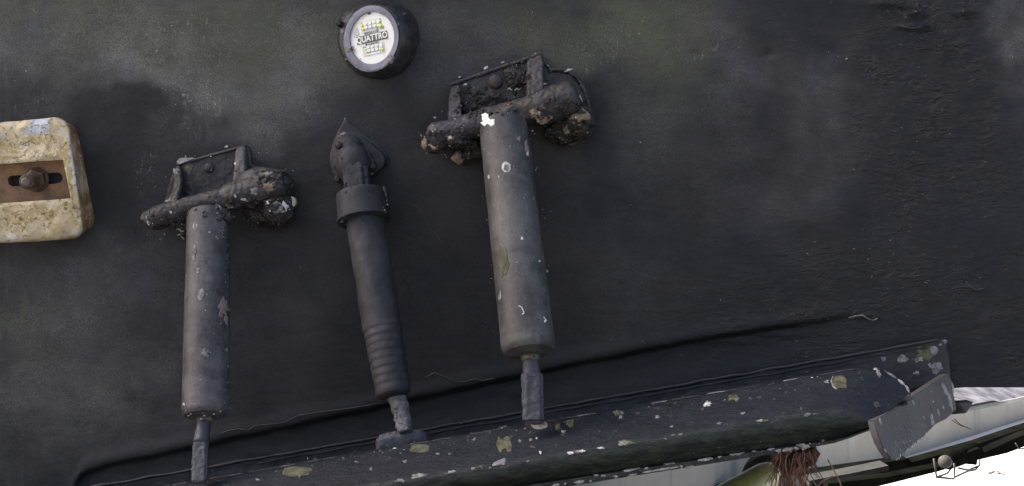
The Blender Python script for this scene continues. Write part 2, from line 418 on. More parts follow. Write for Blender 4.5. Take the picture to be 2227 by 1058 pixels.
def build_transom():
    pxs = np.concatenate([np.linspace(-2400, -60, 50), np.linspace(-50, 2280, 640), np.linspace(2300, 2760, 20)])
    vs = np.linspace(0, 1, 300)
    zt = -80.0
    P = np.zeros((len(vs)+12, len(pxs), 2))
    bot = np_seg_interp(pxs, BOT)
    for j, v in enumerate(vs):
        P[j, :, 0] = pxs; P[j, :, 1] = bot+(zt-bot)*v
    for j in range(12):
        P[300+j, :, 0] = pxs; P[300+j, :, 1] = zt-(j+1)*124.0
    X, Y = P[..., 0], P[..., 1]
    rnd = np.random.RandomState(3)
    # noise helper: sum of random oriented cosines is too regular, so sample mathutils noise
    flat = np.stack([X.ravel(), Y.ravel()], 1)
    vec = [Vector((a*.001, 0, b*.001)) for a, b in flat]
    n1 = np.array([noise.fractal(v*6, 1, 2, 3) for v in vec]).reshape(X.shape)
    n2 = np.array([noise.fractal(Vector((v.x*30, 3, v.z*75)), 1, 2, 4) for v in vec]).reshape(X.shape)
    n3 = np.array([noise.fractal(Vector((v.x*17, 9, v.z*17)), 1, 2, 4) for v in vec]).reshape(X.shape)
    n4 = np.array([noise.fractal(Vector((v.x*55, 5, v.z*55)), 1, 2, 3) for v in vec]).reshape(X.shape)
    # pocket above the trim tab
    line = np_seg_interp(X+n3*10, POCK)
    dl = (Y-line)*.98
    ins = smooth(-5, 9, dl)*smooth(158, 174, X+n3*6)
    fade = 1-smooth(1600, 1960, X)
    dep = .017*ins*fade
    # swelling just above the pocket lip, then the filled area rising back
    lipb = .004*np.exp(-((dl+14)/16)**2)*fade*smooth(150, 200, X)
    back = .010*smooth(30, 95, dl)*fade*ins
    # rough band on the right
    rb = smooth(1770, 1960, X+n3*30+(Y-300)*.04)*(1-smooth(2070, 2200, X+n3*30-Y*.17-20))
    rb2 = smooth(1760, 1960, X+n3*30)*smooth(250, 560, Y)
    rough = np.clip(np.maximum(rb, rb2*.8), 0, 1)*(1-.72*smooth(330, 620, Y))
    mid = smooth(1250, 1850, X)*(.22+.34*smooth(300, 650, Y))*(1-ins*.2)+.15*smooth(600, 800, X)*smooth(500, 800, Y)
    rough = np.clip(np.maximum(rough, mid), 0, 1)
    d = n1*.0022 + (.0004+.0003*rough)*n2 + .00035*n4
    for cx, cy, sx, sy, a in [(1980, 58, 34, 7, .011), (1995, 30, 25, 6, .006), (2108, 28, 28, 8, .010), (1672, 122, 13, 9, -.006), (2045, 120, 14, 22, .004),
                              (1515, 118, 18, 8, -.003), (1920, 8, 40, 8, .005), (1890, 688, 22, 6, .006), (2120, 626, 18, 5, .004), (1700, 728, 50, 8, .003), (1580, 745, 60, 7, .003),
                              (268, 546, 10, 8, .003), (640, 930, 22, 10, .004), (560, 985, 30, 9, .003), (1130, 855, 22, 14, .004), (440, 178, 26, 40, .0), (30, 688, 40, 22, -.0015), (350, 640, 50, 8, -.001)]:
        d = d+a*np.exp(-((X-cx+n3*8)/sx)**2-((Y-cy+n3*5)/sy)**2)
    d = d-dep+lipb+back
    # chalky film with painted shade, falloff and reflection, green film, scrubbed scuffs
    WX = n1*70+n3*22; WY = np.roll(n1, 37, 1)*60+np.roll(n3, 23, 1)*20
    def blob(cx, cy, sx, sy, a, rot=0.0):
        r = math.radians(rot); dx = X+WX-cx; dy = Y+WY-cy; u = dx*math.cos(r)+dy*math.sin(r); v = -dx*math.sin(r)+dy*math.cos(r)
        return a*np.exp(-(u/sx)**2-(v/sy)**2)
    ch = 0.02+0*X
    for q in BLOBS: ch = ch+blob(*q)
    n5 = np.array([noise.fractal(Vector((v.x*4.2+7, 2, v.z*5.5+3)), .8, 2.1, 5) for v in vec]).reshape(X.shape)
    n6 = np.array([noise.fractal(Vector((v.x*11-3, 6, v.z*11)), .9, 2.0, 4) for v in vec]).reshape(X.shape)
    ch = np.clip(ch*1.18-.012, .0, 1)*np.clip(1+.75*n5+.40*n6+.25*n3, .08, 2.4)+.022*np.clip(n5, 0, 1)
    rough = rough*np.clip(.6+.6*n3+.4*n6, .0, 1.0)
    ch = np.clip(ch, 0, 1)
    gr = sum(blob(*q) for q in GREEN)
    sc = np.clip(sum(blob(*q) for q in SCRUB), 0, 1.2)
    nr, nc = X.shape
    verts = np.stack([(X.ravel()-1113.5)*.001, -d.ravel(), H+(529-Y.ravel())*.001], 1)
    idx = np.arange(nr*nc).reshape(nr, nc)
    faces = np.stack([idx[:-1, :-1].ravel(), idx[:-1, 1:].ravel(), idx[1:, 1:].ravel(), idx[1:, :-1].ravel()], 1)
    me = bpy.data.meshes.new('transom')
    me.vertices.add(len(verts)); me.vertices.foreach_set('co', (verts-np.array([0, 0, .25])).ravel())
    me.loops.add(faces.size); me.loops.foreach_set('vertex_index', faces.ravel())
    me.polygons.add(len(faces)); me.polygons.foreach_set('loop_start', np.arange(0, faces.size, 4)); me.polygons.foreach_set('loop_total', np.full(len(faces), 4))
    me.update(calc_edges=True); me.shade_smooth()
    for nm, a in (('chalk_and_shade', ch), ('green', np.clip(gr, 0, 1)), ('rough', rough), ('scrub', sc)):
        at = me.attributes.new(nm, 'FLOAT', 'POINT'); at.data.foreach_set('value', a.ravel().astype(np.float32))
    me.materials.append(M['hull'])
    o = bpy.data.objects.new('transom', me); COL.objects.link(o); o.parent = hull
    return o

BLOBS = [(250, 400, 60, 140, -.10), (265, 215, 60, 40, -.12), (640, 420, 40, 110, -.04), (560, 330, 90, 40, -.08), (900, 260, 60, 60, -.04), (1290, 220, 60, 120, -.10), (930, 100, 60, 110, -.04), (1080, 30, 60, 60, -.06), (1650, 80, 60, 50, -.06), (80, 650, 380, 420, .035), (610, 720, 90, 200, .055), (960, 650, 70, 200, .02), (300, 700, 100, 300, .03), (200, 100, 400, 160, .03), (1350, 620, 160, 160, .025), (980, 420, 80, 120, .02), (150, 70, 420, 150, .33), (560, 90, 260, 130, .22), (330, 130, 150, 70, .12), (640, 250, 110, 90, .14), (250, 230, 70, 45, -.16), (450, 190, 60, 60, .14),  # negative blobs beside anode and mounts paint their soft shade
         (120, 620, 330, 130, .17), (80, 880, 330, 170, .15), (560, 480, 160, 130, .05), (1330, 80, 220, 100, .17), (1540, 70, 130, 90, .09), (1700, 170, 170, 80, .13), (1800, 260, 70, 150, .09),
         (1450, 350, 260, 200, .07), (2205, 60, 45, 140, .30, -8), (2235, 230, 30, 130, .10), (930, 150, 180, 90, .10), (640, 170, 60, 60, .05), (960, 330, 120, 60, .04), (680, 600, 60, 300, .035),  # strong blob at the far right paints a reflection streak
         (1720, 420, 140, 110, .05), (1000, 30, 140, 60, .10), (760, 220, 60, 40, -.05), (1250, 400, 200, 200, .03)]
GREEN = [(200, 90, 330, 130, .35), (700, 110, 160, 90, .3), (60, 900, 260, 200, .12), (1390, 60, 150, 110, .35), (530, 120, 130, 90, .45), (420, 40, 160, 60, .35), (60, 30, 140, 60, .3), (1360, 70, 160, 80, .6), (1120, 60, 130, 60, .35), (150, 700, 200, 200, .12), (1450, 210, 80, 120, .25), (40, 690, 45, 22, .5)]
SCRUB = [(375, 215, 26, 46, 1.1), (440, 200, 32, 40, 1.1), (75, 245, 50, 14, .8), (400, 30, 120, 50, .35), (470, 120, 60, 50, .35), (350, 80, 100, 60, .25), (690, 250, 30, 18, .5), (1280, 100, 110, 50, .3), (1530, 108, 60, 16, .5), (330, 370, 16, 50, .6), (620, 90, 50, 80, .25)]
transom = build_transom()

def hull_shell():
    """bottom, side and far end of the unseen hull, cut and raised to block sun"""
    bt = [W(x, y, 0) for x, y in BOT]; L = 2.1
    z_top = 3.3  # unseen hull raised and shortened so sun misses fittings but reaches ground
    v = [Vector(p) for p in bt]; v = [Vector((p.x, .004, p.z)) for p in v]
    far = [Vector((p.x*.8-.35, L, p.z+.05)) for p in v]
    bm = bmesh.new(); a = [bm.verts.new(p) for p in v]; b = [bm.verts.new(p) for p in far]
    for i in range(len(a)-1): bm.faces.new((a[i], a[i+1], b[i+1], b[i]))
    obj('hull_bottom', bm, M['flange'], hull, smooth=False)
    bm = bmesh.new(); n = 14
    dk = bmesh.new(); zz = z_top-.004
    dk.faces.new([dk.verts.new(q) for q in ((v[0].x-.1, .004, zz), (v[-1].x+.12, .004, zz), (far[-1].x+.1, L, zz), (far[0].x-.1, L, zz))])
    obj('deck', dk, M['fin'], hull, smooth=False)
    R = [v[-1], Vector((v[-1].x+.12, .004, z_top))]; F = [far[-1], Vector((far[-1].x+.1, L, z_top))]
    l0 = [v[0], Vector((v[0].x-.1, .004, z_top))]; l1 = [far[0], Vector((far[0].x-.1, L, z_top))]
    for A, B in ((R, F), (l0, l1)):
        bm = bmesh.new(); rows = []
        for i in range(n+1):
            rows.append([bm.verts.new(A[k].lerp(B[k], i/n)) for k in range(2)])
        for i in range(n): bm.faces.new((rows[i][0], rows[i+1][0], rows[i+1][1], rows[i][1]))
        obj('hull_side', bm, M['flange'], hull, smooth=False)
hull_shell()

# ------------------------------------------------------------------ underwater light
light = thing('underwater_light', 'round white underwater light in a grey bezel on a domed black housing', 'boat light', W(820, 87, 0))
def light_ring(cx, cy, p, r, tilt, n=56, amp=0.0, ry=1.0, ns=0):
    c = W(cx, cy, p); t = math.radians(tilt); out = []
    ux = Vector((math.cos(t), -math.sin(t), 0)); uz = Vector((0, -.10, .995))
    for k in range(n):
        g = 2*PI*k/n
        q = c+(ux*math.cos(g)+uz*ry*math.sin(g))*r*(1+amp*noise.noise(Vector((math.cos(g)*1.7+ns, math.sin(g)*1.7, 3))))
        out.append(q)
    return out
def skin(rings, cap0=False, cap1=True):
    bm = bmesh.new(); R = [[bm.verts.new(q) for q in r] for r in rings]; n = len(R[0])
    for i in range(len(R)-1):
        for k in range(n): bm.faces.new((R[i][k], R[i][(k+1) % n], R[i+1][(k+1) % n], R[i+1][k]))
    if cap0: bm.faces.new(R[0])
    if cap1: bm.faces.new(R[-1])
    return bm
TL = 25
hb = skin([light_ring(823, 86, -.004, .0915, 0, amp=.05), light_ring(823, 86, .004, .0875, 0, amp=.03), light_ring(822, 86, .018, .0845, 6, amp=.01),
           light_ring(817, 86, .032, .080, 15, amp=.01), light_ring(811, 85, .040, .0740, 22), light_ring(808, 84.5, .044, .0715, TL),
           light_ring(807, 84, .0445, .0700, TL), light_ring(807, 84, .039, .0692, TL)])
hous = obj('housing', hb, M['hous'], light)
bz = skin([light_ring(807, 84, .037, .0690, TL), light_ring(806.6, 84, .0475, .0690, TL), light_ring(806.6, 84, .0485, .0677, TL), light_ring(808.4, 83.6, .0480, .0560, TL), light_ring(809, 83.4, .0455, .0548, TL), light_ring(809, 83.4, .040, .0545, TL)], False, False)
obj('bezel', bz, M['ring'], light, auto=40)
disc = obj('circuit_board', skin([light_ring(809.5, 83.2, .040, .0550, TL), light_ring(809.5, 83.2, .0430, .0550, TL)]), M['pcb'], light, auto=40)
# frame on the disc: u to the right along the tilted face, v up; whole print turned slightly
lc = W(809.5, 83.2, .0431); tt = math.radians(TL)
nrm = Vector((-math.sin(tt), -math.cos(tt), 0)); U0 = Vector((math.cos(tt), -math.sin(tt), 0)); V0 = Vector((0, -.10, .995)).normalized()
nrm = U0.cross(V0); nrm = nrm if nrm.y < 0 else -nrm
ra = math.radians(6.5); U = U0*math.cos(ra)+V0*math.sin(ra); V = -U0*math.sin(ra)+V0*math.cos(ra)
def onface(u, v, h=.0004): return lc+U*u*.001+V*v*.001+nrm*h
def face_quad(name, pts, m, parent, h0=.0002, h1=.0008):
    bm = bmesh.new(); a = [bm.verts.new(onface(x, y, h1)) for x, y in pts]; b = [bm.verts.new(onface(x, y, h0)) for x, y in pts]; n = len(pts)
    bm.faces.new(a); bm.faces.new(b[::-1])
    for i in range(n): bm.faces.new((a[i], b[i], b[(i+1) % n], a[(i+1) % n]))
    return obj(name, bm, m, parent, smooth=False)
def rect(u0, v0, u1, v1): return [(u0, v0), (u1, v0), (u1, v1), (u0, v1)]
def text(name, body, size, u, v, m, h=.0012, bold=.0, sx=1.0, parent=None):
    cu = bpy.data.curves.new('t', 'FONT'); cu.body = body; cu.size = size*.001; cu.align_x = 'CENTER'; cu.align_y = 'CENTER'
    cu.offset = bold*.001; cu.extrude = .0003; cu.resolution_u = 3
    to = bpy.data.objects.new('t', cu); COL.objects.link(to)
    me = bpy.data.meshes.new_from_object(to.evaluated_get(bpy.context.evaluated_depsgraph_get()))
    bpy.data.objects.remove(to)
    o3 = onface(u, v, h)
    for vv in me.vertices: vv.co = o3+U*vv.co.x*sx+V*vv.co.y+nrm*vv.co.z
    return obj(name, me, m, parent or disc, smooth=False)
# recessed led panels
for v0, name in ((14, 'led_panel'), (-36, 'led_panel')):
    pan = face_quad(name, rect(-25, v0, 27, v0+24) if v0 > 0 else rect(-26, v0, 28, v0+23), M['pcb2'], light, .0002, .0006)
    face_quad('cover_strip', rect(-20, v0+20, 12, v0+23) if v0 > 0 else rect(-18, v0+1.5, 16, v0+5), M['pcb'], pan, .0007, .0012)
    for r in range(2):
        for c in range(4):
            u = -16+c*10.5; vv = v0+8+r*7.5
            l = face_quad('led', rect(u, vv, u+8.6, vv+6), M['pcb'], pan, .0007, .0020)
            face_quad('led_contact', rect(u+6.6, vv+2, u+8.2, vv+4.6), M['ink2'], l, .0020, .0024) if False else None
    bm = bmesh.new()
    for r in range(2):
        for c in range(4):
            u = -16+c*10.5+7.4; vv = v0+7+r*7.5
            for (x0, y0, x1, y1) in ((u, vv, u+1.6, vv+2.6), (u-3, vv-.1, u, vv+1)):
                q = [bm.verts.new(onface(x, y, .0023)) for x, y in rect(x0, y0, x1, y1)]; bm.faces.new(q)
    obj('led_contact', bm, M['ink2'], pan, smooth=False)
    for (u, vv, rr) in (((-21.5, 30, 3.0), (-18.5, 22.5, 3.2), (21, 29, 2.7), (24, 21, 3.9)) if v0 > 0 else ((-17, -21, 2.6), (-15, -28, 2.6), (22, -22, 2.6), (23.5, -29, 2.8))):
        bm = bmesh.new(); k = 14; a = [bm.verts.new(onface(u+rr*math.cos(2*PI*i/k), vv+rr*math.sin(2*PI*i/k), .0026)) for i in range(k)]
        top = bm.verts.new(onface(u, vv, .0036)); b2 = [bm.verts.new(onface(u+rr*math.cos(2*PI*i/k), vv+rr*math.sin(2*PI*i/k), .0005)) for i in range(k)]
        for i in range(k): bm.faces.new((a[i], a[(i+1) % k], top)); bm.faces.new((b2[i], b2[(i+1) % k], a[(i+1) % k], a[i]))
        obj('phosphor_dot', bm, M['yellow'] if (v0 > 0 or u > 23 or u == -15) else M['pcb'], pan)
face_quad('reflector', [(-45, 8), (-30, 14), (-33, 30), (-44, 20)], M['pcb2'], light, .0002, .0006)
face_quad('wire_clip', [(-34, 9.5), (-29, 16.5), (-31.5, 12.5)], M['ink'], light, .0007, .0012)
face_quad('wire_clip', [(12, 16), (19, 23), (17, 16.5)], M['ink2'], light, .0007, .0012)
face_quad('wire_clip', [(26, 14.5), (31, 22), (31.5, 15)], M['ink2'], light, .0007, .0012)
face_quad('wire_clip', [(-31, -16), (-14, -15.6), (-15, -17)], M['ink'], light, .0007, .0010)
plate = face_quad('name_plate', rect(-38, -8.0, 38, 9.0), M['ink'], light, .0007, .0013)
face_quad('name_field', rect(-36.2, -6.6, 36.2, 7.6), M['ink3'], plate, .0013, .0015)
text('lettering', 'QUATTRO', 18.5, .3, .3, M['pcb'], .0020, .45, .87, plate)
text('lettering', 'SEABLAZE', 7.2, 0, 12.2, M['ink2'], .0012, .12, 1.15)
text('lettering', 'LUMITEC', 6.4, 3, -11.6, M['ink2'], .0012, .1, 1.1)
bm = tube([onface(-15.5+2*math.cos(a*PI/5), -11.6+2*math.sin(a*PI/5), .0010) for a in range(10)], .0006, 5, closed=True)
bm = tube([onface(-15.5, -11.6, .0008), onface(-15.5, -11.6, .0014)], .0009, 8, bm)
obj('round_emblem', bm, M['ink'], disc)
# screw slots in the housing
def dish(cx, cy, p, r, m, parent, name):
    bm = bmesh.new(); c = W(cx, cy, p)
    lathe(c, c+Vector((.0, -.008, 0)), [(0, r), (1, r*.94)], 20, bm=bm)
    return obj(name, bm, m, parent, auto=40)
slot_pts = [(857, 40), (856, 31), (861, 25), (868, 20), (876, 24), (884, 31), (880, 37), (872, 43), (864, 46)]
_unused = None if True else obj('screw_slot', prism([(857, 40), (856, 31), (861, 25), (868, 20), (876, 24), (884, 31), (880, 37), (872, 43), (864, 46)], .041, .01, .001, pfl=[.0475, .048, .048, .047, .042, .036, .036, .040, .045]), M['black'], light)
_unused = None if True else obj('screw', lathe(W(880, 33, .030), W(880, 33, .0395), [(0, .007), (.8, .007), (1, .005)], 12), M['hous'], light)
obj('screw_slot', prism([(731, 50), (733, 42), (741, 44), (742, 54), (735, 58)], .02, .0, .001), M['black'], light)

# ------------------------------------------------------------------ zinc anode
anode = thing('zinc_anode', 'pale corroded block with a rusty slotted strap, at the left edge', 'sacrificial anode', W(-40, 395, 0))
def rrect_ring(l, t, r, b, rad, skew, p, n=26, fx=None):
    """closed ring of points (pixels) of a rounded four-cornered outline"""
    crn = [((l, t), (-1, -1)), ((r, t), (1, -1)), ((r, b), (1, 1)), ((l, b), (-1, 1))]
    return crn
def quad_ring(c4, rad, n_side, p):
    """c4: 4 corners TL,TR,BR,BL in px; rounded with radius rad; n_side points per quarter"""
    out = []; m = len(c4)
    for i in range(m):
        P0 = Vector(c4[i-1]+(0,)); P1 = Vector(c4[i]+(0,)); P2 = Vector(c4[(i+1) % m]+(0,))
        a = P1+(P0-P1).normalized()*rad; b = P1+(P2-P1).normalized()*rad
        nxt = P2+(P1-P2).normalized()*rad
        k = 10
        for j in range(k):
            t = j/k; out.append((a*(1-t)**2+P1*2*t*(1-t)+b*t*t))
        for j in range(n_side):
            out.append(b.lerp(nxt, j/n_side))
    return [W(q.x, q.y, p) for q in out]
TL_, TR_, BR_, BL_ = (-262, 288), (147, 254), (186, 519), (-255, 545)
def inset(c4, d):
    cx = sum(q[0] for q in c4)/4; cy = sum(q[1] for q in c4)/4
    return [(q[0]-d*(1 if q[0] > cx else -1), q[1]-d*(1 if q[1] > cy else -1)) for q in c4]
front = [TL_, TR_, BR_, BL_]
base = [(-262, 292), (166, 264), (212, 500), (-255, 540)]
win = [(-190, 371), (137, 348), (154, 432), (-186, 456)]
NS = 44
def lerp4(a, b, t): return [(x0+(x1-x0)*t, y0+(y1-y0)*t) for (x0, y0), (x1, y1) in zip(a, b)]
defs = [(win, 2, .010), (win, 2, .040), (win, 2, .0555), (lerp4(win, front, .012), 3, .0590)]
for t in (.12, .24, .36, .48, .6, .72, .82): defs.append((lerp4(win, front, t), 3+24*t, .0600))
defs += [(lerp4(win, front, .90), 28, .0585), (lerp4(win, front, .96), 32, .055), (front, 34, .048), (lerp4(front, base, .25), 36, .036), (lerp4(front, base, .5), 36, .024), (lerp4(front, base, .8), 36, .010), (base, 36, -.004)]
rings = [quad_ring(c, r, NS, p) for c, r, p in defs]
bm = bmesh.new(); RV = []
cr = {}; 
for i, ring in enumerate(rings):
    rv = []
    for q in ring:
        if i >= 3:
            a = .0034 if 3 < i < 12 else .0075
            dq = FB(q, 22, 4.0, 4)*a+min(0, FB(q, 60, 2, 3))*.0035
            q = q+Vector((.3 if i > 13 else 0, -1, 0))*dq+Vector((0, 0, 1))*N3(q, 30, 7)*.0016
        rv.append(bm.verts.new(q))
    RV.append(rv)
nn = len(RV[0])
for i in range(len(RV)-1):
    for k in range(nn): bm.faces.new((RV[i][k], RV[i][(k+1) % nn], RV[i+1][(k+1) % nn], RV[i+1][k]))
zb = obj('zinc_block', bm, M['anode'], anode)
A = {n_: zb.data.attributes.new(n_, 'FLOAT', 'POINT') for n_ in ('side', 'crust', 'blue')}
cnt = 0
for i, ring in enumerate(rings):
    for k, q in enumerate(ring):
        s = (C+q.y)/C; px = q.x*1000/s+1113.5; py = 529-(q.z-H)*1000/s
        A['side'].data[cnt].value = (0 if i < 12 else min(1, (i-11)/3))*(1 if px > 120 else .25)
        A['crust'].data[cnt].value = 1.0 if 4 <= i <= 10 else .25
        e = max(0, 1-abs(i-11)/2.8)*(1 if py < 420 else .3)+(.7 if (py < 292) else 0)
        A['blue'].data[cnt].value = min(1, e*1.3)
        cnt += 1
# rusty strap with slot
strap = [(-200, 352), (146, 338), (164, 446), (-196, 466)]
slotp = [(17, 391), (19, 385), (26, 382), (40, 381.5), (122, 375.5), (131, 377), (136, 383), (136, 391), (132, 397), (122, 400), (40, 405.5), (26, 406), (19, 402)]
def plate_with_hole(outer, hole, pf, pb):
    bm = bmesh.new(); n = len(hole); k = 0
    cx = sum(h[0] for h in hole)/n; cy = sum(h[1] for h in hole)/n
    xs = [q[0] for q in outer]; l, r = min(xs), max(xs)
    def edge(hx, hy):   # push hole point out radially to the outer quad
        dx, dy = hx-cx, hy-cy; best = 1e9
        for i in range(4):
            x1, y1 = outer[i]; x2, y2 = outer[(i+1) % 4]; ex, ey = x2-x1, y2-y1
            den = dx*ey-dy*ex
            if abs(den) < 1e-9: continue
            t = ((x1-cx)*ey-(y1-cy)*ex)/den; u = ((x1-cx)*dy-(y1-cy)*dx)/den
            if t > 0 and -.001 <= u <= 1.001: best = min(best, t)
        return cx+dx*best, cy+dy*best
    dense_h = []
    for i in range(n):
        a, b = hole[i], hole[(i+1) % n]; st = max(1, int(math.hypot(a[0]-b[0], a[1]-b[1])/6))
        for j in range(st): dense_h.append((a[0]+(b[0]-a[0])*j/st, a[1]+(b[1]-a[1])*j/st))
    H0 = [W(x, y, pf) for x, y in dense_h]; O0 = [W(*edge(x, y), pf) for x, y in dense_h]
    rows = [[Vector((q.x, -pb, q.z)) for q in H0], H0, O0]
    R = [[bm.verts.new(q) for q in r] for r in rows]; m = len(H0)
    for i in range(2):
        for j in range(m): bm.faces.new((R[i][j], R[i][(j+1) % m], R[i+1][(j+1) % m], R[i+1][j]))
    return bm
obj('steel_strap', plate_with_hole(strap, slotp, .030, .012), M['rust'], anode, auto=30)
obj('slot_recess', prism([(-200, 352), (146, 338), (164, 446), (-196, 466)], .0105, .004, 0), M['black'], anode, smooth=False)
ca, cb = W(80, 391, .031), W(58, 397, .094)
ax = (cb-ca)
obj('washer', lathe(W(80, 391, .0300), W(78, 391, .0350), [(0, .027), (.7, .027), (1, .0245)], 28, .0006, 90), M['rustdark'], anode, auto=40)
nut0, nut1 = W(79, 391, .0345), W(72, 393, .058)
obj('nut', lathe(nut0, nut1, dense([(0, .0235), (.85, .0235), (1, .019)], .3), 6, .0008, 70), M['rustdark'], anode, auto=30)
obj('bolt_shank', lathe(nut1, W(57, 396.5, .090), dense([(-.2, .015)]+[(t/12, .0150+(.0014 if t % 2 else 0)) for t in range(12)]+[(.96, .015), (1, .012)], 1), 20, .0004, 90), M['rustdark'], anode)
obj('bolt_tip', lathe(W(57, 396.5, .089), W(56.5, 396.5, .0955), [(0, .0105), (.7, .010), (1, .007)], 18, .0003, 90), M['boltend'], anode)

# ------------------------------------------------------------------ trim tab
tab = thing('trim_tab', 'long blue black trim tab along the bottom of the transom', 'trim tab', W(1400, 900, .1))
def ln(x, x0, y0, x1, y1): return y0+(y1-y0)*(x-x0)/(x1-x0)
PA, PB, PC, PD = .255, .385, .350, .335
cols = []
for x in list(np.arange(-500, 1760, 15.0)):
    cols.append(((x, ln(x, 600, 1015, 1850, 802)), (x, ln(x, 1072, 1014, 1800, 893)), (x, ln(x, 1200, 1046, 1791, 959)), (x, ln(x, 1200, 1062, 1791, 968))))
cols += [((1790, 812.4), (1772, 898), (1765, 962), (1765, 971)), ((1820, 806.5), (1795, 896), (1790, 959), (1790, 967)), ((1850, 801), (1818, 895), (1812, 956), (1812, 963)),
         ((1880, 798), (1840, 897), (1832, 951), (1832, 957)), ((1905, 801), (1857, 901), (1850, 945), (1850, 951)), ((1928, 808), (1872, 905), (1866, 939), (1866, 944)), ((1950, 820), (1884, 909), (1880, 934), (1880, 938)),
         ((1967, 835), (1893, 913), (1890, 929), (1890, 932)), ((1981, 853), (1898, 918), (1896, 925), (1896, 928))]
verts, faces, gatt, latt = [], [], [], []
def tabrow(c):
    (ax_, ay), (bx, by), (cx_, cy), (dx, dy) = c; rows = []
    n1_, n2_ = 9, 8
    A0 = W(ax_, ay, PA); B0 = W(bx, by, PB); C0 = W(cx_, cy, PC); D0 = W(dx, dy, PD)
    rows.append((A0+Vector((0, .012, -.06)), 0, 0)); rows.append((A0+Vector((0, .006, -.003)), 0, 0))
    for i in range(n1_): 
        t = i/n1_; q = A0.lerp(B0, t); q.y -= .003*math.sin(PI*t); rows.append((q, 0, 0))
    for i in range(n2_):
        t = i/n2_; q = B0.lerp(C0, t); q.y -= .016*math.sin(PI*t); rows.append((q, min(1, .35+t*2.5), 0))
    rows.append((C0, .6, .3)); rows.append((C0+Vector((0, -.010, .0)), .1, 1)); rows.append((C0.lerp(D0, .6)+Vector((0, -.012, 0)), 0, 1)); rows.append((D0+Vector((0, -.006, 0)), 0, 1))
    rows.append((D0+Vector((0, .02, -.006)), 0, 1)); rows.append((Vector((A0.x, -PA+.02, D0.z+.0)), 0, 0))
    return rows
R = []
for c in cols:
    rr = tabrow(c); ids = []
    for q, ga, la in rr:
        q = q+Vector((0, 0, 1))*(.0012*FB(q, 60, 2, 2) if len(ids) in (10, 11, 12) else 0)+Vector((0, -1, .4))*(FB(q, 7, 3, 3)*.0022+FB(q, 45, 8, 3)*.0013)
        ids.append(len(verts)); verts.append(q); gatt.append(ga); latt.append(la)
    R.append(ids)
m_ = len(R[0])
for i in range(len(R)-1):
    for k in range(m_): faces.append((R[i][k], R[i+1][k], R[i+1][(k+1) % m_], R[i][(k+1) % m_]))
faces.append(tuple(R[-1])); faces.append(tuple(R[0][::-1]))
tp = obj('tab_plate', (verts, faces), M['tab'], tab, auto=60)
for nm, arr in (('green', gatt), ('lip', latt)):
    at = tp.data.attributes.new(nm, 'FLOAT', 'POINT'); at.data.foreach_set('value', arr)
# mounting flange against the transom and the hinge plate running out to the tab
fl = [(-400, 1165), (500, 1009), (1000, 923), (1500, 838), (1700, 802), (2030, 742), (2058, 738), (2066, 780), (2070, 818), (2040, 832), (1985, 848), (1800, 890), (1500, 950), (500, 1120), (-400, 1280)]
obj('mounting_flange', organic(prism(fl, .013, -.012, .002), .004, .0009, 40), M['flange'], tab)
bm = bmesh.new()
prev = None
for x in list(range(-400, 1890, 20)):
    yb = ln(x, 500, 1030, 1700, 822); a = W(x, yb, .008); z = a.z
    b2 = Vector((a.x, -.300, z-.050)); mids = [bm.verts.new(a.lerp(b2, t)+Vector((0, 0, .0015*N3(a.lerp(b2, t), 20)+(.006*math.exp(-((t-.12)/.05)**2))))) for t in (0, .04, .08, .12, .16, .2, .5, 1)]
    if prev:
        for k in range(len(mids)-1): bm.faces.new((prev[k], mids[k], mids[k+1], prev[k+1]))
    prev = mids
obj('hinge_plate', bm, M['flange'], tab)
# raised bead along the flange top
bm = tube([W(x, ln(x, 500, 1009, 2030, 743)+2.5*N3((x*.02, 0, 0), 1, 3)-1, .014) for x in range(-300, 2050, 12)], [.0032*(1+.5*N3((x*.05, 1, 0), 1, 5)) for x in range(-300, 2050, 12)], 8)
bm = tube([W(x, ln(x, 500, 1018, 2030, 752)+3*N3((x*.02, 0, 0), 1, 6), .0135) for x in range(560, 2020, 12)], [.0022*(1+.6*N3((x*.05, 1, 0), 1, 9)) for x in range(560, 2020, 12)], 8, bm)
obj('weld_bead', bm, M['flange'], tab)
# grey end fin
fo = [(1903, 917), (2030, 834), (2058, 816), (2066, 814), (2073, 850), (2081, 892), (2060, 912), (2040, 921), (2030, 930), (1999, 962), (1949, 1002), (1938, 1000), (1928, 985), (1918, 968), (1910, 945)]
def fin_depth(x, y): return .405-.345*(x-1903)/178.0
def fin():
    bm = bmesh.new(); nin = Vector((-.72, .69, 0))*.016
    P1, P2, P3 = W(1903, 917, .405), W(2068, 815, .055), W(1938, 1000, .40)
    pn = (P2-P1).cross(P3-P1).normalized(); eye = Vector((0, -C, H)); f = []
    for x, y in fo:
        d = W(x, y, 0)-eye; f.append(eye+d*((P1-eye).dot(pn)/d.dot(pn)))
    vf = [bm.verts.new(q) for q in f]; vb = [bm.verts.new(q+nin) for q in f]; n = len(fo)
    bm.faces.new(vf); bm.faces.new(vb[::-1])
    for i in range(n): bm.faces.new((vf[(i+1) % n], vf[i], vb[i], vb[(i+1) % n]))
    return bm
fb = fin(); bmesh.ops.recalc_face_normals(fb, faces=fb.faces[:]); bmesh.ops.bevel(fb, geom=fb.edges[:], offset=.0022, segments=2, affect='EDGES', clamp_overlap=True)
obj('end_fin', fb, M['fin'], tab, auto=35)
# bottom chip gusset seen right of the fin
obj('corner_gusset', prism([(2086, 877), (2117, 875), (2102, 899)], -.02, -.06, .001), M['fin'], hull, smooth=False)
obj('corner_bracket', prism([(2072, 902), (2086, 880), (2102, 899)], -.062, -.09, .001), M['black'], hull, smooth=False)

